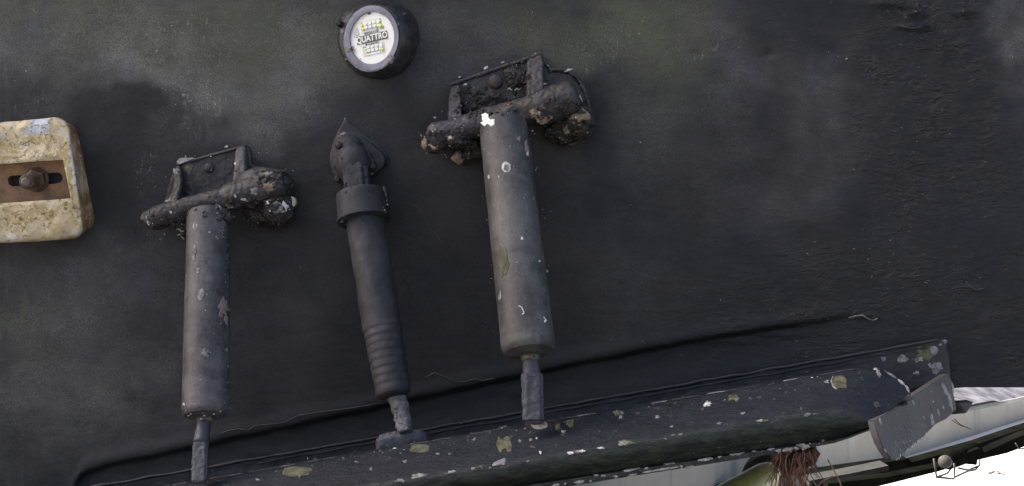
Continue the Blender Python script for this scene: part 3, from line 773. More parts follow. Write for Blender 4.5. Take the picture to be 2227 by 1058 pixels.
# ------------------------------------------------------------------ hydraulic actuators
def box_along(bm, a, b, w_, d_, bev=.003):
    """block from a to b with width w_ (sideways) and depth d_ (towards viewer)"""
    x, y, z = frame_of(a, b); t = bmesh.new(); vs_ = []
    for e in (a, b):
        for sx, sy in ((-1, -1), (1, -1), (1, 1), (-1, 1)): vs_.append(t.verts.new(e+x*sx*w_/2+y*sy*d_/2))
    for q in ((0, 1, 2, 3), (7, 6, 5, 4), (0, 4, 5, 1), (1, 5, 6, 2), (2, 6, 7, 3), (3, 7, 4, 0)): t.faces.new([vs_[i] for i in q])
    bmesh.ops.recalc_face_normals(t, faces=t.faces[:])
    if bev: bmesh.ops.bevel(t, geom=t.edges[:], offset=bev, segments=2, affect='EDGES', clamp_overlap=True)
    me = bpy.data.meshes.new('t'); t.to_mesh(me); t.free(); bm.from_mesh(me); bpy.data.meshes.remove(me); return bm

# ---- left one
actA = thing('trim_actuator', 'left dark trim cylinder under a bracket with a white crusted right end', 'trim actuator', W(454, 400, 0), 'trim tab actuators on the transom')
bm = prism([(375, 372), (384, 358), (450, 336), (534, 316), (543, 322), (548, 360), (600, 372), (622, 400), (628, 470), (600, 488), (520, 440), (400, 480), (350, 462)], .010, -.012, .003)
obj('base_plate', organic(bm, .003, .0012, 55, 1), M['castA'], actA)
bm = prism([(380, 362), (392, 358), (396, 400), (384, 448), (366, 452), (362, 440), (374, 410)], .05, -.004, .003, pfl=[.018, .018, .04, .078, .078, .07, .04])
obj('left_cheek', organic(bm, .003, .0012, 60, 2), M['castA'], actA)
bm = prism([(512, 324), (534, 317), (533, 380), (528, 428), (506, 432), (504, 400)], .05, -.004, .003, pfl=[.022, .022, .06, .085, .085, .07])
obj('right_cheek', organic(bm, .003, .0010, 60, 3), M['tubeA'], actA)
bm = tube([W(x, ln(x, 388, 358, 534, 318), .012) for x in range(384, 538, 8)], .0035, 8)
obj('rim', bm, M['castA'], actA)
obj('bolt', lathe(W(455, 366, .006), W(455, 366, .018), [(0, .011), (.7, .011), (1, .008)], 14, .0006, 80), M['castA'], actA)
bm = lathe(W(328, 474, .066), W(620, 398, .060), dense([(0, .012), (.02, .020), (.06, .023), (.3, .024), (.55, .025), (.62, .031), (.93, .033), (1, .026)], .02), 24, .002, 40, 2)
bm = lump(W(338, 478, .055), (.030, .028, .022), .25, 30, 3, bm=bm)
bm = prism([(330, 452), (420, 438), (400, 478), (335, 490)], .05, -.004, .004, bm=bm)
bm = lump(W(575, 400, .050), (.055, .035, .036), .15, 30, 5, bm=bm)
obj('pivot_tube', organic(bm, .003, .0014, 55, 4), M['castA'], actA)
bm = lump(W(604, 452, .045), (.034, .040, .040), .28, 30, 6)
bm = lump(W(570, 462, .035), (.036, .032, .025), .5, 40, 7, bm=bm)
bm = lump(W(590, 480, .025), (.025, .025, .018), .5, 50, 8, bm=bm)
bm = lump(W(615, 410, .030), (.022, .030, .040), .3, 40, 9, bm=bm)
obj('growth', organic(bm, .0028, .0030, 80, 5, 1), M['fouling'], actA)
obj('growth', organic(lump(W(520, 445, .070), (.030, .018, .012), .6, 60, 17), .0025, .003, 90, 9, 1), M['fouling'], actA)
bm = lump(W(398, 480, .055), (.022, .020, .016), .7, 60, 18)
obj('growth', organic(lump(W(480, 478, .100), (.028, .016, .014), .6, 70, 19), .0025, .003, 90, 8, 1), M['fouling'], actA)
bm = lump(W(400, 500, .05), (.012, .012, .014), .8, 70, 20, bm=bm)
obj('growth', organic(bm, .0025, .0030, 90, 6, 1), M['fouling'], actA)
obj('pin_head', lathe(W(602, 452, .080), W(602, 452, .090), [(0, .0125), (.8, .0125), (1, .011)], 20, .0008, 90), M['chipgrey'], actA)
bm = prism([(632, 427), (638, 430), (641, 437), (640, 446), (635, 455), (630, 460), (634, 448), (635, 437)], .052, .02, .001)
obj('broken_shell', bm, M['cream'], actA)
# cylinder
pA0, pA1 = W(454, 474, .088), W(447, 905, .245)
prof = [(-.035, .030), (-.03, .039), (-.018, .0435), (0, .0445), (.1, .0448), (.5, .0455), (.90, .0460), (.975, .0462), (.988, .0445), (.998, .0415), (1.003, .030)]
tA = obj('cylinder', lathe(pA0, pA1, dense(prof, .008), 72, .0009, 26, 2), M['tubeA'], actA, auto=35)
obj('gland', lathe(W(446, 908, .235), W(446, 922, .246), [(0, .017), (.7, .0165), (1, .013)], 20), M['brass'], actA)
obj('rod', lathe(W(445, 912, .24), W(437, 965, .27), dense([(0, .0135), (1, .0155)], .1), 18, .0008, 60), M['rodpaint'], actA)
bm = bmesh.new(); box_along(bm, W(437, 958, .272), W(434, 1052, .300), .0305, .018, .004)
obj('rod_end', organic(bm, .0022, .0010, 60, 4), M['rodpaint'], actA)

# ---- right one
actB = thing('trim_actuator', 'right thicker trim cylinder under a bracket with a bright white chip', 'trim actuator', W(1110, 230, 0), 'trim tab actuators on the transom')
bm = prism([(976, 196), (984, 184), (1060, 156), (1172, 118), (1184, 124), (1196, 150), (1246, 158), (1272, 190), (1288, 240), (1290, 275), (1268, 300), (1230, 314), (1195, 290), (1170, 262), (1040, 300), (985, 296)], .012, -.012, .004)
obj('base_plate', organic(bm, .0032, .0015, 50, 11), M['castB'], actB)
bm = prism([(978, 190), (1001, 182), (1004, 225), (1002, 262), (1000, 290), (974, 290), (974, 240)], .05, -.004, .003, pfl=[.022, .022, .05, .085, .09, .09, .05])
obj('left_cheek', organic(bm, .003, .0014, 60, 12), M['castB'], actB)
bm = prism([(1146, 130), (1174, 119), (1182, 124), (1186, 180), (1186, 215), (1146, 222), (1145, 170)], .05, -.004, .003, pfl=[.024, .024, .024, .06, .09, .09, .05])
obj('right_cheek', organic(bm, .003, .0012, 60, 13), M['castB'], actB)
bm = tube([W(x, ln(x, 980, 184, 1172, 119), .014) for x in range(978, 1180, 8)], .0042, 8)
bm = tube([W(x, y, .014) for x, y in ((1172, 119), (1180, 124), (1188, 140), (1196, 152), (1225, 153), (1247, 160), (1262, 178), (1274, 205), (1284, 240), (1290, 270), (1282, 292), (1262, 306), (1236, 316))], .0045, 8, bm)
obj('rim', organic(bm, .002, .0012, 60, 14), M['castB'], actB)
obj('bolt', lathe(W(1078, 178, .006), W(1078, 178, .022), [(0, .0165), (.7, .0162), (1, .013)], 20, .0007, 80), M['castB'], actB)
bm = lump(W(1122, 168, .010), (.030, .012, .022), .3, 40, 30); bm = lump(W(1020, 240, .010), (.020, .014, .022), .5, 50, 31, bm=bm); bm = lump(W(1068, 215, .008), (.045, .010, .014), .5, 50, 32, bm=bm)
obj('growth', organic(bm, .003, .0020, 80, 33, 1), M['fouling'], actB)
bm = lathe(W(930, 302, .072), W(1255, 212, .070), dense([(0, .014), (.02, .024), (.05, .028), (.3, .028), (.62, .030), (.72, .031), (.76, .037), (.96, .038), (.985, .034), (1, .026)], .02), 28, .002, 40, 12)
bm = prism([(925, 285), (1010, 262), (1000, 300), (935, 318)], .06, -.004, .005, bm=bm)
bm = prism([(1176, 205), (1250, 186), (1262, 240), (1190, 262)], .075, -.004, .008, bm=bm)
obj('pivot_tube', organic(bm, .003, .0014, 50, 14), M['castB'], actB)
bm = lump(W(1258, 268, .042), (.034, .042, .036), .28, 30, 16)
bm = lump(W(1222, 290, .030), (.036, .034, .024), .45, 40, 17, bm=bm)
bm = lump(W(1235, 262, .035), (.035, .035, .034), .3, 40, 27, bm=bm)
obj('growth', organic(bm, .003, .0030, 80, 15, 1), M['fouling'], actB)
bm = lump(W(1012, 340, .030), (.026, .028, .018), .5, 40, 18); bm = lump(W(1030, 325, .030), (.026, .028, .024), .5, 40, 19, bm=bm)
bm = lump(W(985, 312, .060), (.045, .026, .012), .5, 40, 20, bm=bm); bm = lump(W(940, 318, .062), (.022, .022, .014), .4, 40, 21, bm=bm)
obj('growth', organic(bm, .003, .0030, 80, 16, 1), M['fouling'], actB)
for (x, y, p, r, s) in ((1178, 252, .092, (.024, .010, .016), 1), (1162, 240, .096, (.014, .008, .012), 2), (1262, 256, .080, (.021, .014, .019), 3), (1235, 278, .060, (.011, .014, .015), 4), (998, 343, .050, (.016, .010, .014), 5), (948, 316, .080, (.016, .008, .009), 6), (925, 312, .074, (.008, .010, .013), 7), (1020, 316, .060, (.014, .008, .008), 8)):
    obj('barnacle_base', organic(lump(W(x, y, p), r, .3, 60, s), .0022, .0016, 90, s, 1), M['tan'], actB)
obj('barnacle_base', organic(lump(W(582, 410, .083), (.013, .006, .013), .5, 80, 3), .002, .0014, 90, 2, 1), M['tan'], actA)
pB0, pB1 = W(1096, 285, .100), W(1150, 765, .290)
prof = [(-.040, .040), (-.032, .0485), (-.015, .050), (0, .0505), (.5, .0515), (.95, .0525), (.978, .0522), (.990, .0505), (1.002, .046), (1.008, .028)]
tB = obj('cylinder', lathe(pB0, pB1, dense(prof, .008), 72, .0008, 24, 12), M['tubeB'], actB, auto=35)
obj('gland', lathe(W(1153, 772, .28), W(1154, 786, .285), [(0, .019), (.7, .018), (1, .015)], 20), M['brass'], actB)
obj('rod', lathe(W(1153, 772, .28), W(1157, 822, .29), dense([(0, .0150), (1, .0175)], .1), 18, .0008, 60), M['rodpaint'], actB)
bm = bmesh.new(); box_along(bm, W(1157, 806, .292), W(1160, 922, .315), .041, .022, .006)
obj('rod_end', organic(bm, .0022, .0014, 45, 14), M['rodpaint'], actB)

# ------------------------------------------------------------------ centre ram
ram = thing('ribbed_ram', 'slimmer blue grey ram between the two thick cylinders, with a hood and collar', 'hydraulic ram', W(780, 340, 0))
outl = [(740, 276), (746, 262), (751, 259), (757, 261), (766, 271), (790, 290), (825, 315), (845, 335), (848, 350), (838, 366), (818, 380), (790, 395), (755, 400), (736, 400), (722, 378), (715, 345), (722, 312), (735, 285)]
bm = prism(outl, .003, -.012, .002)
cx_, cy_ = 772, 350
def shrink(k, ox=0, oy=0): return [(cx_+(x-cx_)*k+ox, cy_+(max(y, 283)-cy_)*k+oy) for x, y in outl if y > 266]
bm = prism(shrink(.93, -3, 3), .020, -.01, .006, 3, bm=bm)
bm = lump(W(758, 318, .022), (.030, .022, .024), .05, 10, 2, bm=bm)
bm = prism([(728, 312), (745, 297), (775, 308), (812, 340), (815, 362), (800, 375), (744, 384), (726, 370), (720, 345)], .045, -.004, .010, 3, bm=bm, pfl=[.040, .034, .040, .048, .050, .055, .060, .055, .048])
bm = lump(W(768, 358, .045), (.036, .030, .045), .05, 10, 1, bm=bm)
obj('hood', organic(bm, .003, .0005, 30, 1, 5), M['ram'], ram)
for x, y in ((737, 317), (811, 364), (735, 390)):
    obj('bolt', lathe(W(x, y, .030), W(x, y, .050 if x != 735 else .036), [(0, .0085), (.6, .0085), (1, .005)], 12, .0004, 80), M['ram'], ram)
bm = bmesh.new(); box_along(bm, W(772, 360, .060), W(779, 425, .078), .054, .05, .010)
obj('neck', organic(bm, .003, .0006, 40, 6, 3), M['ram'], ram)
obj('collar', lathe(W(784, 420, .075), W(791, 480, .095), dense([(0, .040), (.02, .050), (.06, .0525), (.9, .0530), (.91, .0565), (1, .0565), (1.03, .050), (1.04, .045)], .1), 40, .0005, 30), M['ram'], ram, auto=50)
obj('lock_tab', prism([(832, 405), (838, 406), (846, 455), (841, 452)], .10, .06, .001), M['ram'], ram)
rp = [(0, .041)]+[(t, .0405-.002*t) for t in np.arange(.02, .6, .03)]
for i in range(9):
    t = .60+i*.043; r = .0392-.0004*i
    rp += [(t, r), (t+.018, r+.0006), (t+.028, r+.0005), (t+.034, r-.0006), (t+.038, r-.0006)]
rp += [(.992, .032), (1.0, .024)]
obj('ribbed_body', lathe(W(793, 480, .090), W(857, 864, .215), dense(rp, .008), 56, .0024, 22, 3), M['ram'], ram)
obj('rod', lathe(W(862, 858, .205), W(882, 938, .225), dense([(0, .0185), (.5, .0165), (1, .0150)], .06), 20, .003, 70, 4), M['crust'], ram)
bm = prism([(815, 975), (818, 950), (850, 942), (905, 934), (920, 938), (931, 955), (931, 985), (820, 1000)], .225, .195, .006)
obj('clevis', organic(bm, .003, .0008, 50, 8, 3), M['rodpaint'], ram)

# ------------------------------------------------------------------ background behind the stern
wall = thing('concrete_kerb', 'low stained concrete kerb running away behind the end fin', 'kerb wall', ground_pt(1900, 1010))
# base line on the ground, seen from (1500,1130) to (2400, 868)
def kerb_h(q):
    px = 1113.5+q.x*C/(q.y+C)*1000
    return float(np.interp(px, [1000, 1400, 1900, 2105, 2227, 2700], [.31, .28, .215, .158, .128, .08]))
def wall_geo():
    a, b = ground_pt(1440, 1161.8), ground_pt(2700, 762)
    d = (b-a); d.normalize(); nb = Vector((-d.y, d.x, 0)); nb = nb if nb.y > 0 else -nb
    a = a-d*2.5
    L = (b-a).length; n = 60; bm = bmesh.new(); prev = None
    for i in range(n+1):
        q = a+d*L*i/n; x = (q-a).length
        # height so that its top runs under the hull edge
        h = kerb_h(q)
        sec = [q, q+Vector((0, 0, h)), q+nb*.02+Vector((0, 0, h+.02)), q+nb*.07+Vector((0, 0, h+.02)), q+nb*.07]
        row = [bm.verts.new(s+Vector((0, 0, .006*N3(s, 1.2) if s.z > .1 else 0))) for s in sec]
        if prev:
            for k in range(len(row)-1): bm.faces.new((prev[k], prev[k+1], row[k+1], row[k]))
        prev = row
    return bm, a, d, nb
bm, wa, wd, wn = wall_geo(); obj('kerb_face', bm, M['concrete'], wall, smooth=False)
# pale sheeting lying behind the kerb
sh = thing('ribbed_sheet', 'pale grey ribbed sheeting lying above the concrete kerb', 'sheeting', ground_pt(2400, 900))
bm = bmesh.new(); prev = None
for i in range(160):
    t = i/159; q = wa+wd*(1.0+t*12)+wn*.01
    row = []
    for k in range(8):
        s = k/7; z = kerb_h(q)+.024+s*.55+.02*math.sin(k*9+N3(q, .8)*4)+.012*N3(q+wn*s*2, 3)
        row.append(bm.verts.new(q+wn*(s*1.6)+Vector((0, 0, z))))
    if prev:
        for k in range(7): bm.faces.new((prev[k], prev[k+1], row[k+1], row[k]))
    prev = row
obj('sheet', bm, M['tarp'], sh)

def gbox(bm, a, b, h0, h1, wd_, bev=.0):
    """long beam over the ground from a to b between heights h0 and h1"""
    d = (b-a).normalized(); s = Vector((-d.y, d.x, 0))*wd_/2; t = bmesh.new()
    vs_ = [t.verts.new(q) for q in (a-s+Vector((0, 0, h0)), b-s+Vector((0, 0, h0)), b+s+Vector((0, 0, h0)), a+s+Vector((0, 0, h0)), a-s+Vector((0, 0, h1)), b-s+Vector((0, 0, h1)), b+s+Vector((0, 0, h1)), a+s+Vector((0, 0, h1)))]
    for q in ((3, 2, 1, 0), (4, 5, 6, 7), (0, 1, 5, 4), (1, 2, 6, 5), (2, 3, 7, 6), (3, 0, 4, 7)): t.faces.new([vs_[i] for i in q])
    if bev: bmesh.ops.bevel(t, geom=t.edges[:], offset=bev, segments=2, affect='EDGES')
    me = bpy.data.meshes.new('t'); t.to_mesh(me); t.free(); bm.from_mesh(me); bpy.data.meshes.remove(me); return bm
def bgp(px, py, d):   # point at forward distance d metres from the camera
    s = d/C; return Vector(((px-1113.5)*.001*s, d-C, H+(529-py)*.001*s))
cr_ = thing('boat_cradle', 'dark steel cradle rail with wire cages low over the sunlit ground', 'boat cradle', ground_pt(2100, 1040))
def strip(name, pts_top, pts_bot, dlist, thick, m, parent):
    """solid bar whose visible outline runs through the given photo points at the given distances"""
    bm = bmesh.new(); T = [bgp(x, y, d) for (x, y), d in zip(pts_top, dlist)]; B = [bgp(x, y, d) for (x, y), d in zip(pts_bot, dlist)]
    rows = [T, B, [q+Vector((0, thick, 0)) for q in B], [q+Vector((0, thick, 0)) for q in T]]
    V_ = [[bm.verts.new(q) for q in r] for r in rows]; n = len(T)
    for r in range(4):
        for k in range(n-1): bm.faces.new((V_[r][k], V_[r][k+1], V_[(r+1) % 4][k+1], V_[(r+1) % 4][k]))
    bm.faces.new([V_[r][0] for r in range(4)]); bm.faces.new([V_[r][n-1] for r in range(3, -1, -1)])
    return obj(name, bm, m, parent, smooth=False)
strip('upper_rail', [(1560, 1058), (1930, 1006), (1974, 998), (1984, 1006), (2060, 985), (2130, 965), (2227, 932), (2400, 880)], [(1560, 1110), (1930, 1045), (1975, 1026), (1986, 1020), (2060, 1008), (2130, 990), (2227, 948), (2400, 896)], [5.2, 5.35, 5.4, 5.4, 5.5, 5.6, 5.8, 6.1], .10, M['steel'], cr_)
strip('lower_rail', [(1800, 1052), (1935, 1037), (2040, 1016), (2130, 990), (2190, 962), (2227, 946), (2400, 880)], [(1800, 1085), (1895, 1062), (2040, 1026), (2130, 1000), (2190, 986), (2227, 972), (2400, 912)], [4.9, 4.95, 5.1, 5.2, 5.3, 5.35, 5.6], .08, M['steel'], cr_)
strip('timber_pad', [(1760, 1046), (1850, 1030), (1932, 1013)], [(1760, 1062), (1850, 1044), (1934, 1023)], [5.05, 5.1, 5.15], .12, M['steelg'], cr_)
strip('support_block', [(1700, 1070), (1880, 1046), (1932, 1036)], [(1700, 1120), (1850, 1085), (1934, 1040)], [5.0, 5.1, 5.12], .3, M['steel'], cr_)
# round float with dark sleeve
rl = bgp(2054, 1005, 5.0); rr_ = bgp(2118, 982, 5.25)
obj('roller_sleeve', lathe(rl, rr_, dense([(0, .030), (.1, .036), (1, .040)], .2), 20, .003, 20), M['steel'], cr_)
obj('round_end_plate', lathe(bgp(2055, 1005, 4.94), bgp(2056, 1005, 5.0), [(0, .024), (.2, .0275), (1, .0275)], 24, .001, 30), M['steelm'], cr_)
strip('hanger', [(2104, 985), (2131, 975)], [(2104, 1010), (2124, 1012)], [5.1, 5.1], .03, M['steel'], cr_)
def wires(pp, d, r=.0048, closed=False):
    return tube([bgp(x, y, dd) for (x, y), dd in zip(pp, d if isinstance(d, list) else [d]*len(pp))], r, 6, closed=closed)
obj('wire_cage', wires([(2031, 998), (2034, 1020), (2037, 1038), (2075, 1042), (2076, 1020), (2075, 1008)], 4.85), M['wire'], cr_)
obj('wire_cage', wires([(2037, 1038), (2060, 1030), (2068, 1020)], [4.85, 5.0, 5.05], .0042), M['wire'], cr_)
obj('wire_cage', wires([(2076, 1038), (2105, 1025), (2122, 1022), (2130, 1012), (2131, 1000)], [4.85, 4.95, 5.0, 5.0, 5.0], .0042), M['wire'], cr_)
obj('wire_cage', wires([(2084, 1018), (2105, 1023), (2128, 1014)], [5.0, 5.0, 5.0], .0042), M['wire'], cr_)
obj('wire_cage', wires([(2208, 964), (2217, 977), (2240, 974)], 5.2, .003), M['wire'], cr_)

# olive pipe with a dark collar below the tab
pipe = thing('olive_pipe', 'olive green round ended pipe in a dark collar below the trim tab', 'pipe', W(1620, 1040, -.2))
d0 = bgp(1668, 1036, 3.12); d1 = bgp(1540, 1108, 2.85)
ax = (d1-d0)
obj('pipe_body', lathe(d0, d1, dense([(-.14, .010), (-.12, .022), (-.06, .033), (.05, .038), (1.6, .040)], .1), 36, .0012, 14), M['olivepipe'], pipe)
obj('dark_collar', lathe(bgp(1700, 1022, 3.45), bgp(1655, 1044, 3.28), dense([(0, .052), (.1, .066), (.8, .068), (1, .056)], .1), 30, .003, 20), M['fouling'], pipe)
# brown fibre tuft
tuft = bmesh.new()
top = [(1690+70*i/150, 986-6*i/150) for i in range(151)]
for i in range(110):
    x, y = top[int(random.random()*150)]; x += random.uniform(-5, 5); y += random.uniform(-3, 8); p = .30+random.uniform(-.02, .05)
    L = random.uniform(30, 95); dx = random.uniform(-32, 30)+(x-1725)*.15; pts = []
    for k in range(7):
        t = k/6; pts.append(W(x+dx*t**1.5+4*math.sin(t*5+i), y+L*t, p+.02*math.sin(t*3+i*.7)))
    tube(pts, [.0010*(1-.6*k/6)+.0003 for k in range(7)], 4, tuft)
for k in range(9): lump(W(1694+k*9, 992-k+random.uniform(0, 14), .27), (.012, .02, .020), .8, 80, k, 2, tuft)
tu = obj('fibre_tuft', tuft, M['fibre'])
tu['label'] = 'tuft of red brown fibres hanging under the trim tab beside the olive pipe'; tu['category'] = 'weed tuft'
tuft = bmesh.new()
for pts in ([(1712, 990), (1706, 1020), (1700, 1058)], [(1800, 1000), (1812, 1020), (1822, 1040), (1832, 1062)], [(1732, 1010), (1745, 1040), (1752, 1062)], [(1775, 1062), (1790, 1045), (1812, 1036)], [(1740, 1000), (1738, 1030), (1742, 1060)], [(1768, 1045), (1776, 1058), (1780, 1066)]):
    tube([W(x, y, .26) for x, y in pts], .0013, 4, tuft)
tu2 = obj('stray_fibre', tuft, M['fibrel'], tu)
# two hairs hanging beside the fin
bm = tube([W(x, y, .02) for x, y in ((2076, 912), (2090, 925), (2100, 929), (2112, 934))], .0011, 4)
tube([W(x, y, .02) for x, y in ((2070, 914), (2082, 922), (2094, 928))], .0010, 4, bm)
hr = obj('weed_hair', bm, M['fibre']); hr['label'] = 'pair of thin weed hairs hanging from the lower end of the grey fin'; hr['category'] = 'weed hair'
dbm = bmesh.new(); dc = ground_pt(2168, 1030)
for k in range(9): lump(dc+Vector((random.uniform(-.05, .05), random.uniform(-.04, .04), .004)), (.012, .012, .004), .5, 60, k, 1, dbm)
db = obj('leaf_litter', dbm, M['taupe'], kind='stuff'); db['label'] = 'few crumbs of dry litter on the sunlit ground right of the wire cages'; db['category'] = 'litter'

# ------------------------------------------------------------------ surface marks placed by sight line on what stands there
bpy.context.view_layer.update()
targets = [o for o in S.objects if o.type == 'MESH' and o.name.split('.')[0] not in ('ground', 'sheet', 'kerb_face', 'fibre_tuft', 'stray_fibre', 'hull_side', 'hull_bottom', 'lettering', 'led', 'led_contact')]
trees = []
for o in targets:
    me = o.data; mw = o.matrix_world
    vs_ = [mw @ v.co for v in me.vertices]
    trees.append((o, BVHTree.FromPolygons(vs_, [tuple(p.vertices) for p in me.polygons])))
EYE = Vector((0, -C, H))
def hit(px, py, only=None):
    d = (W(px, py, 0)-EYE).normalized(); best = None
    for o, t in trees:
        if only and o not in only: continue
        loc, n, i, dist = t.ray_cast(EYE, d)
        if loc and (best is None or dist < best[2]):
            if n.dot(d) > 0: n = -n
            best = (loc, n, dist, o)
    return best
def thing_of(o):
    while o.parent: o = o.parent
    return o
def chip(px, py, rx, ry, m, name='paint_chip', rough=.42, rot=0, h=.0012, n=16, pts=None, seed=None):
    if not pts and max(rx, ry) < 7: rx, ry = rx*.8, ry*.8
    c = hit(px, py)
    if not c: return
    rs = random.Random(seed if seed is not None else int(px*7+py*3)); r0 = math.radians(rot)
    tt_ = None
    for o, t in trees:
        if o is c[3]: tt_ = t
    bm = bmesh.new(); rings_ = []
    out = pts or []
    if not pts:
        for k in range(n):
            a = 2*PI*k/n; f = 1+rough*(rs.random()*2-1)
            x, y = rx*math.cos(a)*f, ry*math.sin(a)*f
            out.append((px+x*math.cos(r0)-y*math.sin(r0), py+x*math.sin(r0)+y*math.cos(r0)))
    n = len(out)
    for s, hh in ((1.0, .0001), (.93, h), (.5, h*1.1)):
        ring = []
        for x, y in out:
            X_, Y_ = px+(x-px)*s, py+(y-py)*s
            d = (W(X_, Y_, 0)-EYE).normalized(); loc, nn_, i, dist = tt_.ray_cast(EYE, d)
            if not loc or abs(dist-c[2]) > .03:
                den = d.dot(c[1]); loc = EYE+d*((c[0]-EYE).dot(c[1])/den) if abs(den) > .1 else c[0]; nn_ = c[1]
                if (loc-c[0]).length > .03: loc = c[0].copy()
            elif nn_.dot(d) > 0: nn_ = -nn_
            ring.append(bm.verts.new(loc+nn_*hh*(1+.0*rs.random())))
        rings_.append(ring)
    cv = bm.verts.new(c[0]+c[1]*h*1.1)
    for i in range(2):
        for k in range(n): bm.faces.new((rings_[i][k], rings_[i][(k+1) % n], rings_[i+1][(k+1) % n], rings_[i+1][k]))
    for k in range(n): bm.faces.new((rings_[2][k], rings_[2][(k+1) % n], cv))
    return obj(name, bm, M[m], thing_of(c[3]), smooth=False)

speck = {}
def add_speck(px, py, size, mi, el=1.0, rot=0.0):
    c = hit(px, py)
    if not c: return
    loc, nn_, dist, o = c; size *= 1.05
    T = speck.setdefault(thing_of(o).name, ([], [], []))
    u = nn_.cross(Vector((0, 0, 1))); 
    if u.length < .05: u = Vector((1, 0, 0))
    u.normalize(); v = nn_.cross(u).normalized()
    ru = u*math.cos(rot)+v*math.sin(rot); rv = -u*math.sin(rot)+v*math.cos(rot)
    k = random.choice((4, 5, 6)); b0 = len(T[0])
    for i in range(k):
        a = 2*PI*i/k+random.uniform(-.3, .3); f = size*.001*random.uniform(.6, 1.2)
        T[0].append(loc+ru*math.cos(a)*f*el+rv*math.sin(a)*f/el-nn_*.0004)
    T[0].append(loc+nn_*size*.0005)
    for i in range(k): T[1].append((b0+i, b0+(i+1) % k, b0+k)); T[2].append(mi)
def scatter(x0, y0, x1, y1, n, s0=.8, s1=2.2, wt=(.5, .5), el=1.3, slope=0.0):
    for _ in range(n):
        x = random.uniform(x0, x1); y = random.uniform(y0, y1)+slope*(x-x0)
        s = s0+(s1-s0)*random.random()**3
        add_speck(x, y, s, 0 if random.random() < wt[0] else 1, random.uniform(1, el), random.uniform(0, PI))
def crust(boxes, m='fouling', name='fouling_crust', amp=.0016):
    """crumbs of growth sitting on whatever stands at the given photo boxes, melted into one lump"""
    bm = bmesh.new(); own = None
    for (x0, y0, x1, y1, n, r0, r1) in boxes:
        for _ in range(n):
            c = hit(random.uniform(x0, x1), random.uniform(y0, y1))
            if not c or c[3].parent is None: continue
            t_ = thing_of(c[3])
            if t_ is hull: continue
            own = own or t_
            if t_ is not own: continue
            r = random.uniform(r0, r1); lump(c[0], (r*random.uniform(.7, 1.5), r*.7, r*random.uniform(.6, 1.2)), .5, 120, random.random()*9, 2, bm)
    if own is None: bm.free(); return
    return obj(name, organic(bm, .0019, amp, 120, 3, 0, 1.0), M[m], own, kind='stuff')
def worm(pts, m='white', r=.0011, name='worm_tube', parent=None):
    P = []
    for i in range(len(pts)-1):
        (x0, y0), (x1, y1) = pts[i], pts[i+1]
        for j in range(3): P.append((x0+(x1-x0)*j/3, y0+(y1-y0)*j/3))
    P.append(pts[-1]); Q = []; last = None
    for x, y in P:
        c = hit(x, y)
        if c: Q.append(c[0]+c[1]*r*.4); last = c[3] if last is None else last
    if len(Q) < 2: return
    return obj(name, tube(Q, r, 6), M[m], thing_of(last))

# --- right bracket and cylinder
crust([(985, 190, 1150, 250, 60, .002, .006), (930, 285, 1035, 335, 40, .002, .006), (1010, 240, 1060, 262, 12, .002, .004)])
crust([(1160, 215, 1275, 262, 55, .002, .005), (1195, 262, 1290, 310, 60, .002, .006), (1160, 240, 1200, 262, 12, .002, .004)])
crust([(1100, 135, 1150, 200, 26, .002, .005), (1180, 150, 1270, 200, 24, .001, .003)], 'castB')
crust([(560, 370, 640, 420, 36, .002, .005), (540, 430, 635, 488, 60, .002, .006), (500, 425, 560, 450, 16, .0015, .003)])
crust([(320, 465, 402, 492, 34, .0015, .004), (470, 440, 508, 480, 30, .002, .0045), (385, 345, 520, 420, 22, .001, .0025), (405, 455, 500, 470, 20, .0015, .003)], 'castA')
crust([(482, 480, 500, 560, 16, .001, .003), (400, 885, 500, 912, 14, .001, .003)], 'castA')
crust([(1085, 760, 1200, 776, 16, .001, .002), (1140, 270, 1150, 330, 10, .001, .0025)], 'castB')
crust([(725, 290, 840, 395, 26, .001, .0028), (735, 470, 840, 485, 14, .001, .002), (740, 385, 810, 418, 14, .001, .0025)], 'ram')
crust([(856, 872, 892, 938, 50, .0015, .0035)], 'crust')
chip(1058, 262, 0, 0, 'brightwhite', pts=[(1041, 250), (1047, 249), (1056, 246), (1062, 249), (1063, 257), (1068, 263), (1076, 260), (1075, 272), (1068, 276), (1061, 270), (1054, 275), (1044, 268), (1040, 258)])
chip(1101, 364, 10, 11.5, 'white', rough=.08, name='barnacle_scar'); chip(1101.5, 366, 6, 8, 'chipgrey', rough=.12, h=.0020, name='barnacle_scar')
chip(1128, 302, 5, 6, 'chipgrey'); chip(979, 300, 9, 7, 'tan'); chip(979, 299, 5, 3.5, 'brightwhite', h=.002); chip(1144, 320, 3.5, 16, 'taupe', rot=-8)
chip(1096, 575, 10, 30, 'olive', rough=.4); chip(1088, 645, 3, 10, 'chipgrey'); chip(1135, 519, 4, 5, 'white', rough=.4); chip(1158, 285, 3, 3, 'white')
chip(1147, 335, 3, 6, 'white'); chip(1064, 385, 3, 5, 'white'); chip(1085, 385, 2, 3, 'white'); chip(1173, 568, 2.5, 3, 'white'); chip(1190, 590, 3, 4, 'chipgrey')
worm([(1104, 195), (1108, 192), (1112, 196), (1118, 198), (1124, 193), (1128, 197), (1133, 192)], r=.0014); worm([(1128, 666), (1134, 668), (1137, 674), (1140, 682), (1135, 685)], r=.0011); worm([(1182, 690), (1186, 695), (1184, 702), (1188, 697)], r=.0012)
worm([(1260, 206), (1263, 214), (1267, 222)], r=.0016); worm([(1250, 286), (1258, 287), (1262, 284), (1268, 284)], 'olive', r=.0020); worm([(1142, 170), (1144, 178), (1138, 180)], r=.0010)
